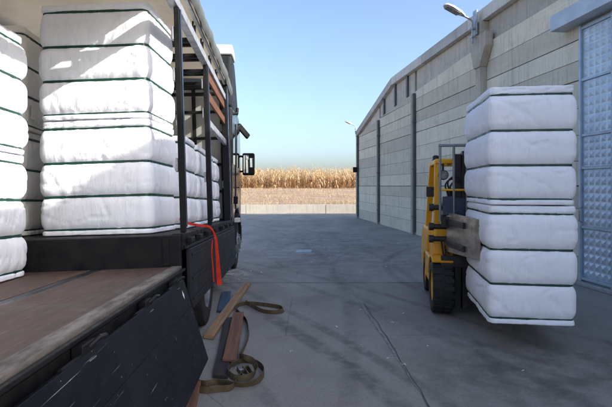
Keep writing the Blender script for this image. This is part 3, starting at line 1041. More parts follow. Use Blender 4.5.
# roof structure
TB('roof_beam', 'beam', tr, (-0.10, -0.02, Y0, 8.57, 3.305, 3.40))
TB('roof_beam', 'beam', tr, (-2.44, -2.36, Y0, 8.57, 3.305, 3.40))
TB('roof_track', 'whitemetal', tr, (-0.055, -0.015, Y0, 8.9, 3.565, 3.60))
for y in (-1.6, -1.45, 0.1, 0.25, 1.75, 1.9, 2.95, 3.1, 4.2, 4.35, 5.62, 5.75, 6.2, 6.33, 6.9, 7.03, 7.6, 7.73, 8.3):
    TB('roof_bow', 'black', tr, (-2.355, -0.105, y - 0.025, y + 0.025, 3.318, 3.372))
    TB('bow_bracket', 'black', tr, (-0.07, -0.05, y - 0.012, y + 0.012, 3.405, 3.56))
b = MB()
vs, fs = [], []
nyr = 48
xs = [-2.47, -2.2, -1.8, -1.24, -0.7, -0.3, -0.015]
for j in range(nyr + 1):
    y = Y0 - 0.1 + (9.05 - Y0) * j / nyr
    for x in xs:
        t = (x + 1.24) / 1.23
        vs.append((x, y, 3.735 + 0.05 * (1 - t * t) + 0.008 * math.sin(j * 1.9 + x * 2)))
for j in range(nyr):
    for i in range(len(xs) - 1):
        a = j * len(xs) + i
        fs.append((a, a + 1, a + len(xs) + 1, a + len(xs)))
b.add(vs, fs)
o = b.build('roof_sheet', 'tarp', tr, smooth=True, xf=tw)
sm = o.modifiers.new('Solid', 'SOLIDIFY')
sm.thickness = 0.006
# rolled grey curtain edge along the roof
b = MB()
vs, fs = [], []
prof = [(-0.012, 3.745), (0.035, 3.735), (0.055, 3.68), (0.050, 3.60), (0.020, 3.565), (-0.005, 3.60), (-0.012, 3.68)]
for j in range(60):
    y = Y0 + (9.02 - Y0) * j / 59
    w = 0.006 * math.sin(j * 1.3) + 0.004 * math.sin(j * 3.1)
    dz = -0.10 * max(0, (y - 8.4) / 0.6) ** 2
    for (x, z) in prof:
        vs.append((x + w, y, z + w * 0.6 + dz))
m_ = len(prof)
for j in range(59):
    for i in range(m_):
        k2 = (i + 1) % m_
        fs.append((j * m_ + i, j * m_ + k2, (j + 1) * m_ + k2, (j + 1) * m_ + i))
fs += [tuple(range(m_)), tuple(59 * m_ + i for i in range(m_))]
b.add(vs, fs)
b.build('curtain_roll', 'tarpgrey', tr, smooth=True, xf=tw)
# closed left curtain
b = MB()
vs, fs = [], []
for j in range(90):
    y = Y0 + (8.9 - Y0) * j / 89
    for z in (0.80, 1.6, 2.4, 3.2, 3.72):
        vs.append((-2.475 - 0.012 * math.sin(j * 0.9) - 0.008 * math.sin(j * 2.3), y, z))
for j in range(89):
    for i in range(4):
        a = j * 5 + i
        fs.append((a, a + 1, a + 6, a + 5))
b.add(vs, fs)
o = b.build('left_curtain', 'tarp', tr, smooth=True, xf=tw)
# headboard
hb = empty('headboard')
hb.parent = tr
xsb = [-2.40, -1.80, -1.20, -0.60, -0.12]
zsb = [1.25, 1.75, 2.22, 2.68, 3.14, 3.56]
for xa, xb in zip(xsb, xsb[1:]):
    for za, zb in zip(zsb, zsb[1:]):
        TB('headboard_panel', 'hb', hb, (xa + 0.03, xb - 0.03, 8.79, 8.81, za + 0.02, zb - 0.02), bevel=0.002)
for x in xsb:
    TB('headboard_stile', 'black', hb, (x - 0.032, x + 0.032, 8.77, 8.83, 1.25, 3.60))
for z in zsb:
    TB('headboard_rail', 'black', hb, (-2.43, -0.115, 8.765, 8.835, z - 0.024, z + 0.024))
# wheels stand on the yard, so they are not leaned
def truck_wheel(y, xo, steer=False):
    t = empty('wheel')
    t.parent = tr
    tp = [(-0.27, 0.30), (-0.28, 0.44), (-0.265, 0.485), (-0.22, 0.50), (-0.05, 0.50), (-0.010, 0.485), (0.0, 0.44), (-0.004, 0.34), (-0.012, 0.305), (-0.03, 0.295)]
    MB().lathe(tp, (xo, y, 0.497), 48, True).build('tyre', 'rubber', t, smooth=True)
    g = MB()
    for q in range(4):
        xx = xo - 0.06 - q * 0.05
        g.lathe([(xx - 0.004, 0.494), (xx - 0.004, 0.5035), (xx + 0.03, 0.5035), (xx + 0.03, 0.494)], (0, y, 0.497), 48, True)
    g.build('tread_ribs', 'rubber', t)
    dish = 0.05 if steer else -0.11
    rp = [(xo - 0.02, 0.292), (xo - 0.008, 0.298), (xo - 0.015, 0.275), (xo - 0.05, 0.262), (xo - 0.10, 0.245), (xo + dish - 0.03, 0.20), (xo + dish - 0.01, 0.13), (xo + dish + 0.02, 0.10), (xo + dish + 0.02, 0.0)]
    MB().lathe(rp, (0, y, 0.497), 40).build('rim', 'rimsteel', t, smooth=True)
    for q in range(8):
        a = q * math.pi / 4
        yy, zz = y + 0.165 * math.cos(a), 0.497 + 0.165 * math.sin(a)
        MB().tube([(xo + dish - 0.03, yy, zz), (xo + dish + 0.015, yy, zz)], 0.014, 6).build('wheel_nut', 'zinc', t)
    return t
truck_wheel(6.02, -0.02)
truck_wheel(10.12, -0.03, True)
MB().tube([(-0.3, 6.02, 0.497), (-2.1, 6.02, 0.497)], 0.07, 10).build('axle', 'black', tr, smooth=True)
MB().tube([(-0.3, 10.12, 0.497), (-2.1, 10.12, 0.497)], 0.06, 10).build('axle', 'black', tr, smooth=True)
for y, xo in ((6.02, -2.18), (10.12, -2.18)):
    MB().lathe([(-0.27, 0.30), (-0.28, 0.44), (-0.22, 0.50), (-0.05, 0.50), (0.0, 0.44), (-0.012, 0.29), (-0.03, 0.05)], (xo, y, 0.497), 32, True).build('inner_wheel', 'rubber', tr, smooth=True)
b = MB()
pts = [(6.02 + 0.58 * math.cos(R(a)), 0.50 + 0.545 * math.sin(R(a))) for a in range(10, 171, 16)]
pts2 = [(6.02 + 0.56 * math.cos(R(a)), 0.50 + 0.525 * math.sin(R(a))) for a in range(170, 9, -16)]
b.prism_x(pts + pts2, -0.34, -0.005)
b.build('mudguard', 'panel', tr)
# fuel tank behind the side panel
MB().prism_x([(7.0, 0.42), (8.3, 0.42), (8.38, 0.50), (8.38, 0.86), (8.3, 0.94), (7.0, 0.94), (6.92, 0.86), (6.92, 0.50)], -0.62, -0.04).build('fuel_tank', 'black', tr, 0.03, seg=3)
# cab
cab = empty('cab')
cab.parent = tr
side = [(9.12, 0.95), (9.55, 0.95), (9.62, 1.10), (9.85, 1.17), (10.4, 1.17), (10.62, 1.08), (10.72, 0.72), (10.95, 0.55), (11.12, 0.55), (11.15, 1.5), (11.02, 2.2), (10.72, 3.02), (10.55, 3.10), (9.12, 3.10)]
MB().prism_x(side, -2.42, -0.03).build('cab_body', 'cab', cab, 0.04, seg=3)
dp = MB().prism_x([(9.75, 1.20), (10.78, 1.20), (10.96, 1.55), (10.62, 2.86), (9.75, 2.86)], -0.033, -0.012).build('door', 'cab', cab, 0.012)
MB().prism_x([(9.86, 2.02), (10.74, 2.02), (10.56, 2.76), (9.86, 2.76)], -0.0125, -0.004).build('side_window', 'glass', dp, 0.004)
MB().tube([(0.0, 9.85, 1.62), (0.022, 9.86, 1.62), (0.022, 10.02, 1.62), (0.0, 10.03, 1.62)], 0.012, 8).build('handle', 'black', dp, smooth=True)
MB().prism_x([(9.22, 2.05), (9.62, 2.05), (9.62, 2.62), (9.22, 2.62)], -0.034, -0.022).build('rear_side_window', 'glass', cab, 0.004)
MB().add([(-2.25, 11.055, 2.10), (-0.20, 11.055, 2.10), (-0.24, 10.745, 2.95), (-2.21, 10.745, 2.95)], [(0, 1, 2, 3)]).build('windscreen', 'glass', cab)
MB().prism_x([(10.85, 0.40), (11.25, 0.40), (11.28, 0.75), (11.16, 0.85), (10.98, 0.80)], -2.44, -0.02).build('bumper', 'panel', cab, 0.03, seg=3)
for x in (-0.42, -2.30):
    MB().box(x, x + 0.28, 11.27, 11.30, 0.55, 0.72).build('headlight', 'lampw', cab, 0.01)
b = MB()
pts = [(10.12 + 0.60 * math.cos(R(a)), 0.52 + 0.58 * math.sin(R(a))) for a in range(0, 181, 15)]
pts2 = [(10.12 + 0.555 * math.cos(R(a)), 0.52 + 0.535 * math.sin(R(a))) for a in range(180, -1, -15)]
b.prism_x(pts + pts2, -0.32, 0.012)
b.build('wheel_arch', 'panel', cab)
for z in (0.42, 0.78):
    MB().box(-0.22, 0.01, 10.80, 11.08, z, z + 0.03).build('step', 'zinc', cab, 0.004)
MB().box(-0.015, 0.06, 9.18, 9.30, 1.32, 1.46).build('side_bracket', 'black', cab, 0.01)
MB().box(0.0, 0.10, 9.2, 9.36, 0.98, 1.06).build('side_marker', 'whitemetal', cab, 0.01)
df = MB().prism_x([(9.16, 3.105), (10.70, 3.105), (10.5, 3.35), (9.95, 3.92), (9.75, 4.04), (9.16, 4.05)], -2.3, -0.05).build('roof_deflector', 'panel', cab, 0.05, seg=3)
MB().prism_x([(9.14, 4.055), (9.78, 4.045), (9.55, 4.20), (9.40, 4.235), (9.14, 4.235)], -2.32, -0.03).build('deflector_cap', 'deflect', df, 0.025, seg=3)
mr = empty('mirror')
mr.parent = cab
MB().box(0.03, 0.29, 10.76, 10.90, 1.88, 2.36).build('housing', 'black', mr, 0.035, seg=3)
MB().box(0.055, 0.165, 10.748, 10.757, 1.93, 2.31).build('mirror_glass', 'mirror', mr, 0.003)
MB().box(0.185, 0.262, 10.748, 10.757, 2.05, 2.25).build('mirror_glass', 'mirror', mr, 0.003)
MB().tube([(-0.04, 10.85, 2.30), (0.06, 10.85, 2.28)], 0.022, 8).build('arm', 'black', mr, smooth=True)
MB().tube([(-0.04, 10.85, 1.96), (0.06, 10.85, 1.97)], 0.022, 8).build('arm', 'black', mr, smooth=True)
MB().bar((-0.04, 10.55, 2.93), (0.16, 10.75, 2.70), 0.06, 0.12).build('kerb_mirror', 'black', mr, 0.015)
MB().tube([(-0.06, 9.4, 3.0), (0.03, 9.45, 3.02), (0.03, 9.5, 3.12)], 0.03, 8).build('marker_lamp', 'black', cab, smooth=True)

# ------------------------------------------------------------------ bales in the truck
BA = bale_meshes(1.10, 0.85, 1.07, 1)
BA2 = bale_meshes(1.09, 0.85, 1.10, 2)
BB = bale_meshes(0.74, 0.95, 1.045, 3, m='bale_b')
BC = bale_meshes(1.0, 1.05, 0.945, 4, bulge=0.05, rad=0.11)
BC2 = bale_meshes(1.0, 1.05, 0.945, 5, bulge=0.05, rad=0.11)
BD = bale_meshes(1.02, 0.74, 1.03, 6)
BD2 = bale_meshes(1.02, 0.56, 1.03, 7)
def top_of(mw, h):
    return mw @ Matrix.Translation((0, 0, h))
m0 = on_deck(-0.825, 5.08, 1.246, R(-6), -0.002)
bale(BA, m0, 'white bale at the truck step, bottom of the foremost tall stack')
bale(BA2, top_of(m0, 1.081) @ Matrix.Rotation(R(1.0), 4, 'Z'), 'white bale near the truck roof, top of the foremost tall stack')
m0 = on_deck(-2.02, 5.46, 1.246, R(1), 0.0)
bale(BB, m0, 'creamy bale wedged low between the two nearest bale stacks')
mB2 = top_of(m0, 1.058) @ Matrix.Rotation(R(1.5), 4, 'Z')
bale(BB, mB2, 'shaded creamy bale under the truck roof, behind the nearest stacks')
m0 = on_deck(-1.65, 3.60, 0.974, R(0), 0.0)
bale(BC, m0, 'white bale on the wooden low deck at the left edge, lower one')
bale(BC2, top_of(m0, 0.957) @ Matrix.Rotation(R(-1.5), 4, 'Z'), 'white bale at the left edge, stacked upon another on low deck')
for (y, d, ms, lab) in ((5.90, 0.74, BD, 'single white bale just behind the first truck post'),
                        (6.86, 1.02, None, 'single white bale ending at the second truck post'),
                        (7.75, 0.56, BD2, 'narrow white bale just past the second truck post'),
                        (8.34, 0.56, BD2, 'frontmost white bale against the truck headboard')):
    if ms is None:
        ms = bale_meshes(1.02, 1.02, 1.03, 9)
    bale(ms, on_deck(-0.665, y, 1.246, R(0.6), 0.0), lab)
# loose paper tag on the creamy bale
b = MB()
vs = [(-0.055, 0, -0.075), (0.055, 0, -0.06), (0.06, 0.012, 0.07), (-0.05, 0.006, 0.075)]
vs += [(x, y - 0.0015, z) for x, y, z in vs]
b.add(vs, [(0, 1, 2, 3), (4, 5, 6, 7), (0, 1, 5, 4), (1, 2, 6, 5), (2, 3, 7, 6), (3, 0, 4, 7)])
o = b.build('paper_tag', 'paper')
o.matrix_world = mB2 @ Matrix.Translation((0.383, -0.33, 0.18)) @ Matrix.Rotation(R(86), 4, 'Z') @ Matrix.Rotation(R(8), 4, 'Y')
tag(o, 'small white paper tag hanging on the creamy bale in the truck', 'tag')

# red strap over the side
pts = spline([tw(-0.14, 4.95, 1.36), tw(-0.10, 5.2, 1.31), tw(-0.03, 5.48, 1.275), tw(0.05, 5.68, 1.245), tw(0.095, 5.78, 1.13), tw(0.105, 5.82, 0.95), tw(0.108, 5.86, 0.75), tw(0.112, 5.90, 0.55)], 6)
n = len(pts)
dirs = []
for i in range(n):
    t = min(1, max(0, (i / n - 0.42) / 0.2))
    dirs.append(Vector((0.80 * t, 0.05 + 0.5 * t, 1.0 - t + 0.02)))
wl = [0.026 + 0.038 * min(1, max(0, (i / n - 0.5) / 0.45)) for i in range(n)]
b = MB().ribbon(pts, dirs, wl, 0.004)
pts = spline([tw(0.078, 5.66, 1.10), tw(0.072, 5.62, 0.95), tw(0.074, 5.66, 0.80), tw(0.075, 5.70, 0.62)], 5)
b.ribbon(pts, (0.4, 0.8, 0.05), 0.018, 0.003)
o = b.build('ratchet_strap', 'redstrap')
o.matrix_world = trm
tag(o, 'bright red lashing strap hanging down over the truck side', 'strap')

# ------------------------------------------------------------------ timber and webbing on the yard
def plank(p0, p1, w, t, m, label, zl=0.0, lift=(0, 0)):
    p0, p1 = Vector(p0), Vector(p1)
    d = p1 - p0
    L = d.length
    b = MB()
    vs, fs = [], []
    N = 12
    sd = random.random() * 50
    for i in range(N + 1):
        u = i / N
        cw = w / 2 * (1 + 0.03 * noise.noise(Vector((u * 6, sd, 0))))
        e = 0.004 * noise.noise(Vector((u * 3, sd, 4)))
        sk = 0.02 * (1 if i == N else (-1 if i == 0 else 0))
        for a, z in ((-1, 0), (1, 0), (1, t), (-1, t)):
            vs.append((a * cw + e, u * L + (sk * a if i in (0, N) else 0), z))
    for i in range(N):
        for j in range(4):
            k2 = (j + 1) % 4
            fs.append((i * 4 + j, i * 4 + k2, i * 4 + 4 + k2, i * 4 + 4 + j))
    fs += [(3, 2, 1, 0), tuple(N * 4 + j for j in range(4))]
    b.add(vs, fs)
    o = b.build('plank', m, None, 0.004)
    o.location = (p0.x, p0.y, p0.z)
    o.rotation_euler = (math.asin((p1.z - p0.z) / L), 0, math.atan2(-d.x, d.y))
    return tag(o, label, 'plank', 'loose planks by the truck')
g = ground_pt
a, c = g(208.5, 339.5), g(247.5, 285)
plank((a.x, a.y, 0.005), (c.x, c.y, 0.005), 0.115, 0.045, 'plank_l', 'long pale wooden plank lying beside the truck wheel')
a, c = g(220.5, 379), g(230.5, 320)
plank((a.x, a.y, 0.005), (c.x, c.y, 0.005), 0.13, 0.03, 'plank_d', 'dark grey plank lying under the edge of the brown board')
a, c = g(227.5, 366), g(238.5, 317)
plank((a.x + 0.02, a.y, 0.037), (c.x, c.y, 0.037), 0.135, 0.025, 'plank_b', 'reddish brown board lying on the dark plank')
a, c = g(222.3, 313), g(226.5, 293.5)
plank((a.x, a.y, 0.005), (c.x, c.y, 0.005), 0.13, 0.03, 'plank_u', 'short blue board on the ground past the truck wheel')
a, c = Vector((-0.78, 3.0, 0.005)), g(194, 388)
plank((a.x, a.y, 0.005), (c.x, c.y, 0.005), 0.11, 0.05, 'plank_b', 'wooden batten poking out under the lowered truck side')

def gp(px, py, z=0.03):
    q = ground_pt(px, py)
    return Vector((q.x, q.y, z))
path = [gp(193, 384), gp(204, 387.5), gp(216, 385.5), gp(228, 388, 0.04), gp(244, 388.5), gp(258, 384), gp(264, 374.5), gp(257, 366.5), gp(245, 365, 0.04), gp(233, 369.5, 0.05),
        gp(228, 377, 0.05), gp(234, 383.5, 0.05), gp(246, 385, 0.06), gp(256, 378.5, 0.06), gp(253, 369, 0.07), gp(243, 366.5, 0.09), gp(239.5, 361, 0.05), gp(244, 351), gp(248.5, 337), gp(247, 324.5),
        gp(241, 317), gp(236.5, 311.5), gp(239, 307), gp(250, 305.5), gp(266, 307), gp(280, 309.5), gp(283, 312.5), gp(275, 314.5), gp(262, 313), gp(251, 309, 0.05), gp(246, 306.5, 0.06)]
pts = spline(path, 8)
n = len(pts)
dirs = []
for i, p in enumerate(pts):
    w = noise.noise(Vector((i * 0.05, 3, 0)))
    d = (pts[min(i + 1, n - 1)] - pts[max(i - 1, 0)]).normalized()
    s = Vector((-d.y, d.x, 0))
    dirs.append(Vector((0, 0, 1)) + s * w * 1.3)
ws = empty('webbing_strap', (path[10].x, path[10].y, 0))
tag(ws, 'olive brown webbing strap coiled loosely on the yard floor', 'strap')
mi = Matrix.Translation((-path[10].x, -path[10].y, 0))
pts = [mi @ p for p in pts]
MB().ribbon(pts, dirs, 0.052, 0.0045).build('webbing', 'webbing', ws)
tail = [mi @ gp(x, y, z) for x, y, z in ((192, 391, 0.03), (205, 394, 0.03), (220, 392.5, 0.03), (232, 390.5, 0.03), (240, 381, 0.045), (247, 374, 0.05), (252, 381, 0.05))]
tp = spline(tail, 8)
MB().ribbon(tp, (0.15, 0.1, 1), 0.05, 0.0045).build('webbing', 'webbing', ws)
rb = MB()
c = mi @ gp(243, 378, 0.04)
rm = Matrix.Translation(c) @ Matrix.Rotation(R(35), 4, 'Z') @ Matrix.Rotation(R(20), 4, 'X')
rb.box(-0.028, -0.024, -0.07, 0.07, -0.02, 0.03, rm)
rb.box(0.024, 0.028, -0.07, 0.07, -0.02, 0.03, rm)
rb.box(-0.03, 0.03, -0.072, -0.05, -0.005, 0.018, rm)
rb.box(-0.024, 0.024, 0.02, 0.04, 0.0, 0.02, rm)
rb.build('ratchet', 'zinc', ws, 0.003)

# ------------------------------------------------------------------ forklift
FRZ = -math.atan(74 / 500)
FM = Matrix.Translation((2.24, 4.94, 0)) @ Matrix.Rotation(FRZ, 4, 'Z')
FX = -0.20
fk = empty('forklift', FM @ Vector((FX, 1.5, 0)), FRZ)
tag(fk, 'yellow forklift truck clamping two stacked white bales', 'forklift')
def fx(x, y, z):
    return (x, y - 1.5, z)
def FB(name, m, parent, *boxes, bevel=0.006, seg=2):
    b = MB()
    for q in boxes:
        b.box(*q)
    return b.build(name, m, parent, bevel, xf=fx, seg=seg)
def fork_wheel(x, y, r, w, lugs):
    t = empty('wheel')
    t.parent = fk
    s = -1 if x < 0 else 1
    pr = [(-w / 2, r * 0.60), (-w / 2 - 0.006, r * 0.85), (-w / 2 + 0.02, r * 0.96), (-w / 2 + 0.05, r * 0.97), (w / 2 - 0.05, r * 0.97), (w / 2 - 0.02, r * 0.96), (w / 2 + 0.006, r * 0.85), (w / 2, r * 0.60)]
    MB().lathe(pr, (x, y, r), 40, True).build('tyre', 'rubber', t, smooth=True, xf=fx)
    b = MB()
    for q in range(lugs):
        for sd in (-1, 1):
            a = 2 * math.pi * (q + (0.25 if sd > 0 else 0)) / lugs
            mm = Matrix.Translation((x, y, r)) @ Matrix.Rotation(a, 4, 'X')
            b.box(0.012 if sd > 0 else -w / 2, w / 2 if sd > 0 else -0.012, -0.028, 0.028, r * 0.94, r * 0.998, mm)
    b.build('tread_lugs', 'rubber', t, 0.004, xf=fx)
    xo = x + s * (w / 2 - 0.03)
    rp = [(xo + s * 0.028, r * 0.62), (xo, r * 0.57), (xo - s * 0.05, r * 0.5), (xo - s * 0.05, r * 0.25), (xo + s * 0.02, r * 0.22), (xo + s * 0.02, 0)]
    MB().lathe(rp, (0, y, r), 32).build('rim', 'yellow', t, smooth=True, xf=fx)
    for q in range(6):
        a = q * math.pi / 3
        yy, zz = y + r * 0.37 * math.cos(a), r + r * 0.37 * math.sin(a)
        MB().tube([(xo - s * 0.055, yy, zz), (xo - s * 0.025, yy, zz)], 0.013, 6).build('wheel_nut', 'zinc', t, xf=fx)
for s in (-1, 1):
    fork_wheel(s * 0.50, 1.53, 0.345, 0.25, 22)
    fork_wheel(s * 0.49, 2.93, 0.265, 0.20, 18)
# chassis
FB('chassis', 'mast', fk, (-0.36, 0.36, 1.50, 3.2, 0.22, 0.62), bevel=0.01)
MB().prism_x([(1.62, 0.62), (1.70, 0.98), (1.80, 1.12), (1.95, 1.12), (2.02, 0.70), (2.02, 0.62)], -0.56, 0.56).build('front_cowl', 'yellow', fk, 0.025, xf=fx, seg=3)
for s in (-1, 1):
    b = MB()
    arc = [(1.53 + 0.40 * math.cos(R(a)), 0.345 + 0.40 * math.sin(R(a))) for a in range(15, 121, 15)]
    arc2 = [(1.53 + 0.375 * math.cos(R(a)), 0.345 + 0.375 * math.sin(R(a))) for a in range(120, 14, -15)]
    b.prism_x(arc + arc2, min(s * 0.37, s * 0.635), max(s * 0.37, s * 0.635))
    b.build('fender', 'yellow', fk, 0.006, xf=fx)
    MB().prism_x([(1.94, 0.30), (2.62, 0.30), (2.62, 0.66), (2.06, 0.66), (1.93, 0.52)], min(s * 0.36, s * 0.61), max(s * 0.36, s * 0.61)).build('side_step', 'yellow', fk, 0.02, xf=fx)
    MB().prism_x([(1.60, 0.735), (1.98, 0.62), (2.05, 0.66), (2.05, 0.95), (1.78, 1.00), (1.62, 0.90)], min(s * 0.40, s * 0.60), max(s * 0.40, s * 0.60)).build('side_cowl', 'yellow', fk, 0.02, xf=fx)
MB().prism_x([(2.55, 0.30), (2.62, 0.64), (2.55, 0.66), (2.50, 0.92), (2.60, 1.02), (3.25, 1.02), (3.52, 0.90), (3.60, 0.62), (3.52, 0.34), (3.25, 0.30), (3.22, 0.50), (3.05, 0.585), (2.82, 0.585), (2.66, 0.48)], -0.59, 0.59).build('counterweight', 'yellow', fk, 0.04, xf=fx, seg=3)
FB('floor_plate', 'mast', fk, (-0.55, 0.55, 2.02, 2.55, 0.60, 0.64))
st_ = MB().prism_x([(2.45, 1.03), (2.95, 1.03), (2.95, 1.12), (2.45, 1.15)], -0.25, 0.25).build('seat', 'seat', fk, 0.03, xf=fx, seg=3)
MB().prism_x([(2.86, 1.12), (2.98, 1.12), (3.10, 1.58), (3.02, 1.62), (2.93, 1.50)], -0.24, 0.24).build('backrest', 'seat', st_, 0.03, xf=fx, seg=3)
sw = MB()
ring = []
for q in range(25):
    a = 2 * math.pi * q / 24
    ring.append(Vector((0.16 * math.cos(a), 2.16 + 0.16 * math.sin(a) * 0.85, 1.32 + 0.16 * math.sin(a) * 0.53)))
sw.tube(ring, 0.014, 8, False)
sw.tube([(0, 2.16, 1.32), (0, 2.02, 1.05)], 0.022, 8)
sw.tube([(-0.16, 2.16, 1.32), (0.16, 2.16, 1.32)], 0.011, 6)
sw.build('steering_wheel', 'mast', fk, smooth=True, xf=fx)
for i, x in enumerate((0.28, 0.34, 0.40)):
    MB().tube([(x, 1.95, 1.11), (x, 2.0, 1.34)], [0.008, 0.014], 8).build('lever', 'mast', fk, smooth=True, xf=fx)
# overhead guard
gd = empty('overhead_guard')
gd.parent = fk
for s in (-1, 1):
    MB().bar((s * 0.535, 1.80, 0.74), (s * 0.50, 1.92, 1.965), 0.09, 0.085, (0, 1, 0)).build('front_pillar', 'yellow', gd, 0.012, xf=fx)
    MB().bar((s * 0.53, 3.02, 0.98), (s * 0.50, 2.66, 1.955), 0.085, 0.085, (0, 1, 0)).build('rear_pillar', 'yellow', gd, 0.012, xf=fx)
    MB().bar((s * 0.50, 1.86, 1.99), (s * 0.50, 2.86, 1.985), 0.075, 0.07).build('roof_rail', 'yellow', gd, 0.012, xf=fx)
MB().bar((-0.46, 1.86, 1.99), (0.46, 1.86, 1.99), 0.07, 0.07).build('cross_rail', 'yellow', gd, 0.012, xf=fx)
MB().bar((-0.46, 2.84, 1.99), (0.46, 2.84, 1.99), 0.07, 0.07).build('cross_rail', 'yellow', gd, 0.012, xf=fx)
for i in range(7):
    x = -0.36 + 0.12 * i
    FB('roof_bar', 'mast', gd, (x - 0.015, x + 0.015, 1.90, 2.80, 1.975, 2.02), bevel=0.004)
for s in (-1, 1):
    hl = MB().tube([(s * 0.44, 1.74, 1.80), (s * 0.44, 1.80, 1.80), (s * 0.44, 1.86, 1.80)], [0.065, 0.07, 0.045], 16).build('head_lamp', 'mast', fk, smooth=True, xf=fx)
    MB().tube([(s * 0.44, 1.733, 1.80), (s * 0.44, 1.739, 1.80)], 0.055, 16).build('lens', 'lampg', hl, xf=fx)
    MB().bar((s * 0.44, 1.83, 1.85), (s * 0.44, 1.83, 1.955), 0.03, 0.02, (0, 1, 0)).build('bracket', 'mast', hl, xf=fx)
bc = MB().tube([(-0.44, 2.70, 2.02), (-0.44, 2.70, 2.05), (-0.44, 2.70, 2.055), (-0.44, 2.70, 2.11), (-0.44, 2.70, 2.125)], [0.06, 0.06, 0.05, 0.048, 0.02], 16)
bc.build('beacon', 'mast', fk, smooth=True, xf=fx)
# mast
ma = empty('mast')
ma.parent = fk
for s in (-1, 1):
    FB('outer_rail', 'mast', ma, (min(s * 0.26, s * 0.34), max(s * 0.26, s * 0.34), 1.44, 1.56, 0.07, 2.06))
    FB('inner_rail', 'mast', ma, (min(s * 0.185, s * 0.25), max(s * 0.185, s * 0.25), 1.41, 1.52, 0.07, 2.10))
    MB().tube([(s * 0.30, 1.60, 0.25), (s * 0.30, 1.60, 1.98)], 0.035, 12).build('lift_cylinder', 'mast', ma, smooth=True, xf=fx)
    FB('lift_chain', 'zinc', ma, (s * 0.10 - 0.018, s * 0.10 + 0.018, 1.46, 1.475, 0.6, 2.02), bevel=0)
for z in (0.20, 1.05, 1.98):
    FB('cross_member', 'mast', ma, (-0.255, 0.255, 1.525, 1.56, z, z + 0.10))
cg = FB('carriage', 'mast', ma, (-0.52, 0.52, 1.345, 1.40, 0.62, 0.76), (-0.52, 0.52, 1.345, 1.40, 1.12, 1.26), (-0.16, 0.16, 1.35, 1.405, 0.76, 1.12))
br = empty('load_backrest')
br.parent = fk
for x in (-0.53, -0.36, 0.36, 0.53):
    MB().tube([(x, 1.385, 1.20), (x, 1.385, 2.165)], 0.017, 10).build('upright', 'tube', br, smooth=True, xf=fx)
MB().tube([(-0.55, 1.385, 2.17), (0.55, 1.385, 2.17)], 0.02, 10).build('top_bar', 'tube', br, smooth=True, xf=fx)
MB().tube([(-0.53, 1.388, 1.60), (0.53, 1.388, 1.60)], 0.015, 10).build('cross_bar', 'yellow', br, smooth=True, xf=fx)
for x in (-0.2, 0.0, 0.2):
    MB().tube([(x, 1.385, 1.22), (x, 1.385, 2.16)], 0.012, 8).build('upright', 'tube', br, smooth=True, xf=fx)
# bale clamp: bale occupies x from 0.2-0.40 to 0.2+0.40 in this frame
cl = empty('bale_clamp')
cl.parent = fk
for s, xa, xb in ((-1, -0.235, -0.43), (1, 0.635, 0.80)):
    b = MB()
    p = [Vector((xa, 0.36)), Vector((xb, 1.46))]
    nn = Vector((p[1] - p[0]).orthogonal()).normalized() * 0.012
    vs = []
    for q, (zl, zh) in zip(p, ((0.85, 1.29), (0.80, 1.31))):
        for e in (-1, 1):
            vs += [(q.x + nn.x * e, q.y + nn.y * e, zl), (q.x + nn.x * e, q.y + nn.y * e, zh)]
    b.add(vs, [(0, 1, 3, 2), (4, 6, 7, 5), (0, 4, 5, 1), (2, 3, 7, 6), (1, 5, 7, 3), (0, 2, 6, 4)])
    b.build('clamp_plate', 'plate', cl, 0.004, xf=fx)
    xo = xb + s * 0.03
    for z in (0.92, 1.19):
        MB().bar((xo, 1.42, z), (xa + s * 0.03 + (xb - xa) * 0.35, 0.75, z), 0.03, 0.07).build('clamp_arm', 'mast', cl, 0.006, xf=fx)
for z in (0.96, 1.12, 1.37):
    MB().tube([(-0.66, 1.50, z), (-0.60, 1.50, z), (-0.595, 1.50, z), (-0.36, 1.50, z)], [0.05, 0.05, 0.035, 0.035], 14).build('clamp_cylinder', 'mast', cl, smooth=True, xf=fx)
MB().prism_x([(1.37, 1.27), (1.62, 1.27), (1.66, 1.46), (1.37, 1.52)], -0.50, -0.36).build('valve_block', 'navy', cl, 0.012, xf=fx)
MB().prism_x([(1.405, 1.27), (1.43, 1.27), (1.43, 1.50), (1.405, 1.50)], -0.355, 0.50).build('clamp_frame', 'navy', cl, 0.006, xf=fx)
for i, (dx, dz) in enumerate(((0, 0), (0.03, 0.03), (0.06, -0.02))):
    hp = spline([(-0.40 + dx, 1.47, 1.50), (-0.46 + dx, 1.42, 1.66 + dz), (-0.36 + dx, 1.43, 1.74 + dz), (-0.22 + dx, 1.43, 1.62 + dz), (-0.12 + dx, 1.425, 1.40)], 6)
    MB().tube(hp, 0.011, 8).build('hose', 'rubber', cl, smooth=True, xf=fx)
for i in range(2):
    hp = spline([(-0.50 + 0.04 * i, 1.50, 0.94), (-0.47 + 0.03 * i, 1.45, 0.74 - 0.05 * i), (-0.38, 1.46, 0.70 - 0.05 * i), (-0.30, 1.50, 0.86)], 6)
    MB().tube(hp, 0.012, 8).build('hose', 'rubber', cl, smooth=True, xf=fx)

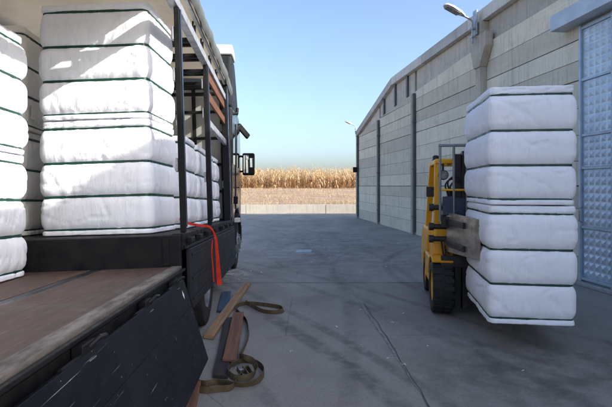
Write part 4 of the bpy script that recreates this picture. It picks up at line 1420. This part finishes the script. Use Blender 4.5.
for s_ in (-1, 1):
    MB().tube([(s_ * 0.40, 1.58, 0.80), (s_ * 0.40, 1.95, 0.66)], [0.03, 0.04], 12).build('tilt_cylinder', 'mast', fk, smooth=True, xf=fx)
for i in range(3):
    hp = spline([(-0.23 + 0.02 * i, 1.575, 0.5), (-0.22 + 0.02 * i, 1.575, 1.3), (-0.20 + 0.02 * i, 1.58, 1.95), (-0.16 + 0.02 * i, 1.50, 2.09), (-0.13 + 0.02 * i, 1.455, 1.95), (-0.12 + 0.02 * i, 1.45, 1.4)], 6)
    MB().tube(hp, 0.010, 8).build('hose', 'rubber', ma, smooth=True, xf=fx)
MB().prism_x([(1.96, 1.10), (2.10, 1.12), (2.14, 1.26), (1.98, 1.30)], -0.44, 0.44).build('dashboard', 'mast', fk, 0.02, xf=fx)
MB().prism_x([(2.56, 1.00), (3.22, 1.00), (3.18, 1.05), (2.58, 1.05)], -0.46, 0.46).build('engine_hood', 'yellow', fk, 0.015, xf=fx)
FB('wing_mirror', 'mast', fk, (-0.66, -0.56, 1.84, 1.87, 1.50, 1.64))
BF = bale_meshes(0.87, 1.36, 1.175, 11, bulge=0.046, rad=0.035)
BF2 = bale_meshes(0.86, 1.36, 1.175, 12, bulge=0.046, rad=0.035)
mf = FM @ Matrix.Translation((0.0, 0.665, 0.275))
bale(BF, mf, 'white bale held low by the forklift, beneath another bale')
bale(BF2, mf @ Matrix.Translation((-0.012, -0.005, 1.188)) @ Matrix.Rotation(R(0.8), 4, 'Z'), 'white bale riding on top of the one held by the forklift')

# scraps of straw and packing on the yard
rl = random.Random(21)
b = MB()
for i in range(110):
    if i < 70:
        q = ground_pt(rl.gauss(226, 12), rl.gauss(273, 4))
    else:
        q = Vector((rl.uniform(-1.0, 3.6), rl.uniform(3.0, 16), 0))
    a = rl.uniform(0, 6.28)
    L = rl.uniform(0.02, 0.10) if i < 70 else rl.uniform(0.006, 0.02)
    w = 0.004 if i < 70 else rl.uniform(0.006, 0.014)
    p0 = q + Vector((math.cos(a), math.sin(a), 0)) * L + Vector((0, 0, 0.006))
    pm = q + Vector((rl.uniform(-0.02, 0.02), rl.uniform(-0.02, 0.02), 0.016))
    p1 = q - Vector((math.cos(a + 0.5), math.sin(a + 0.5), 0)) * L + Vector((0, 0, 0.006))
    b.ribbon([p0, pm, p1], (-math.sin(a), math.cos(a), 0.2), w, 0.002)
tag(b.build('yard_litter', 'paper'), 'scraps of pale straw and packing scattered on the yard', 'litter', kind='stuff')
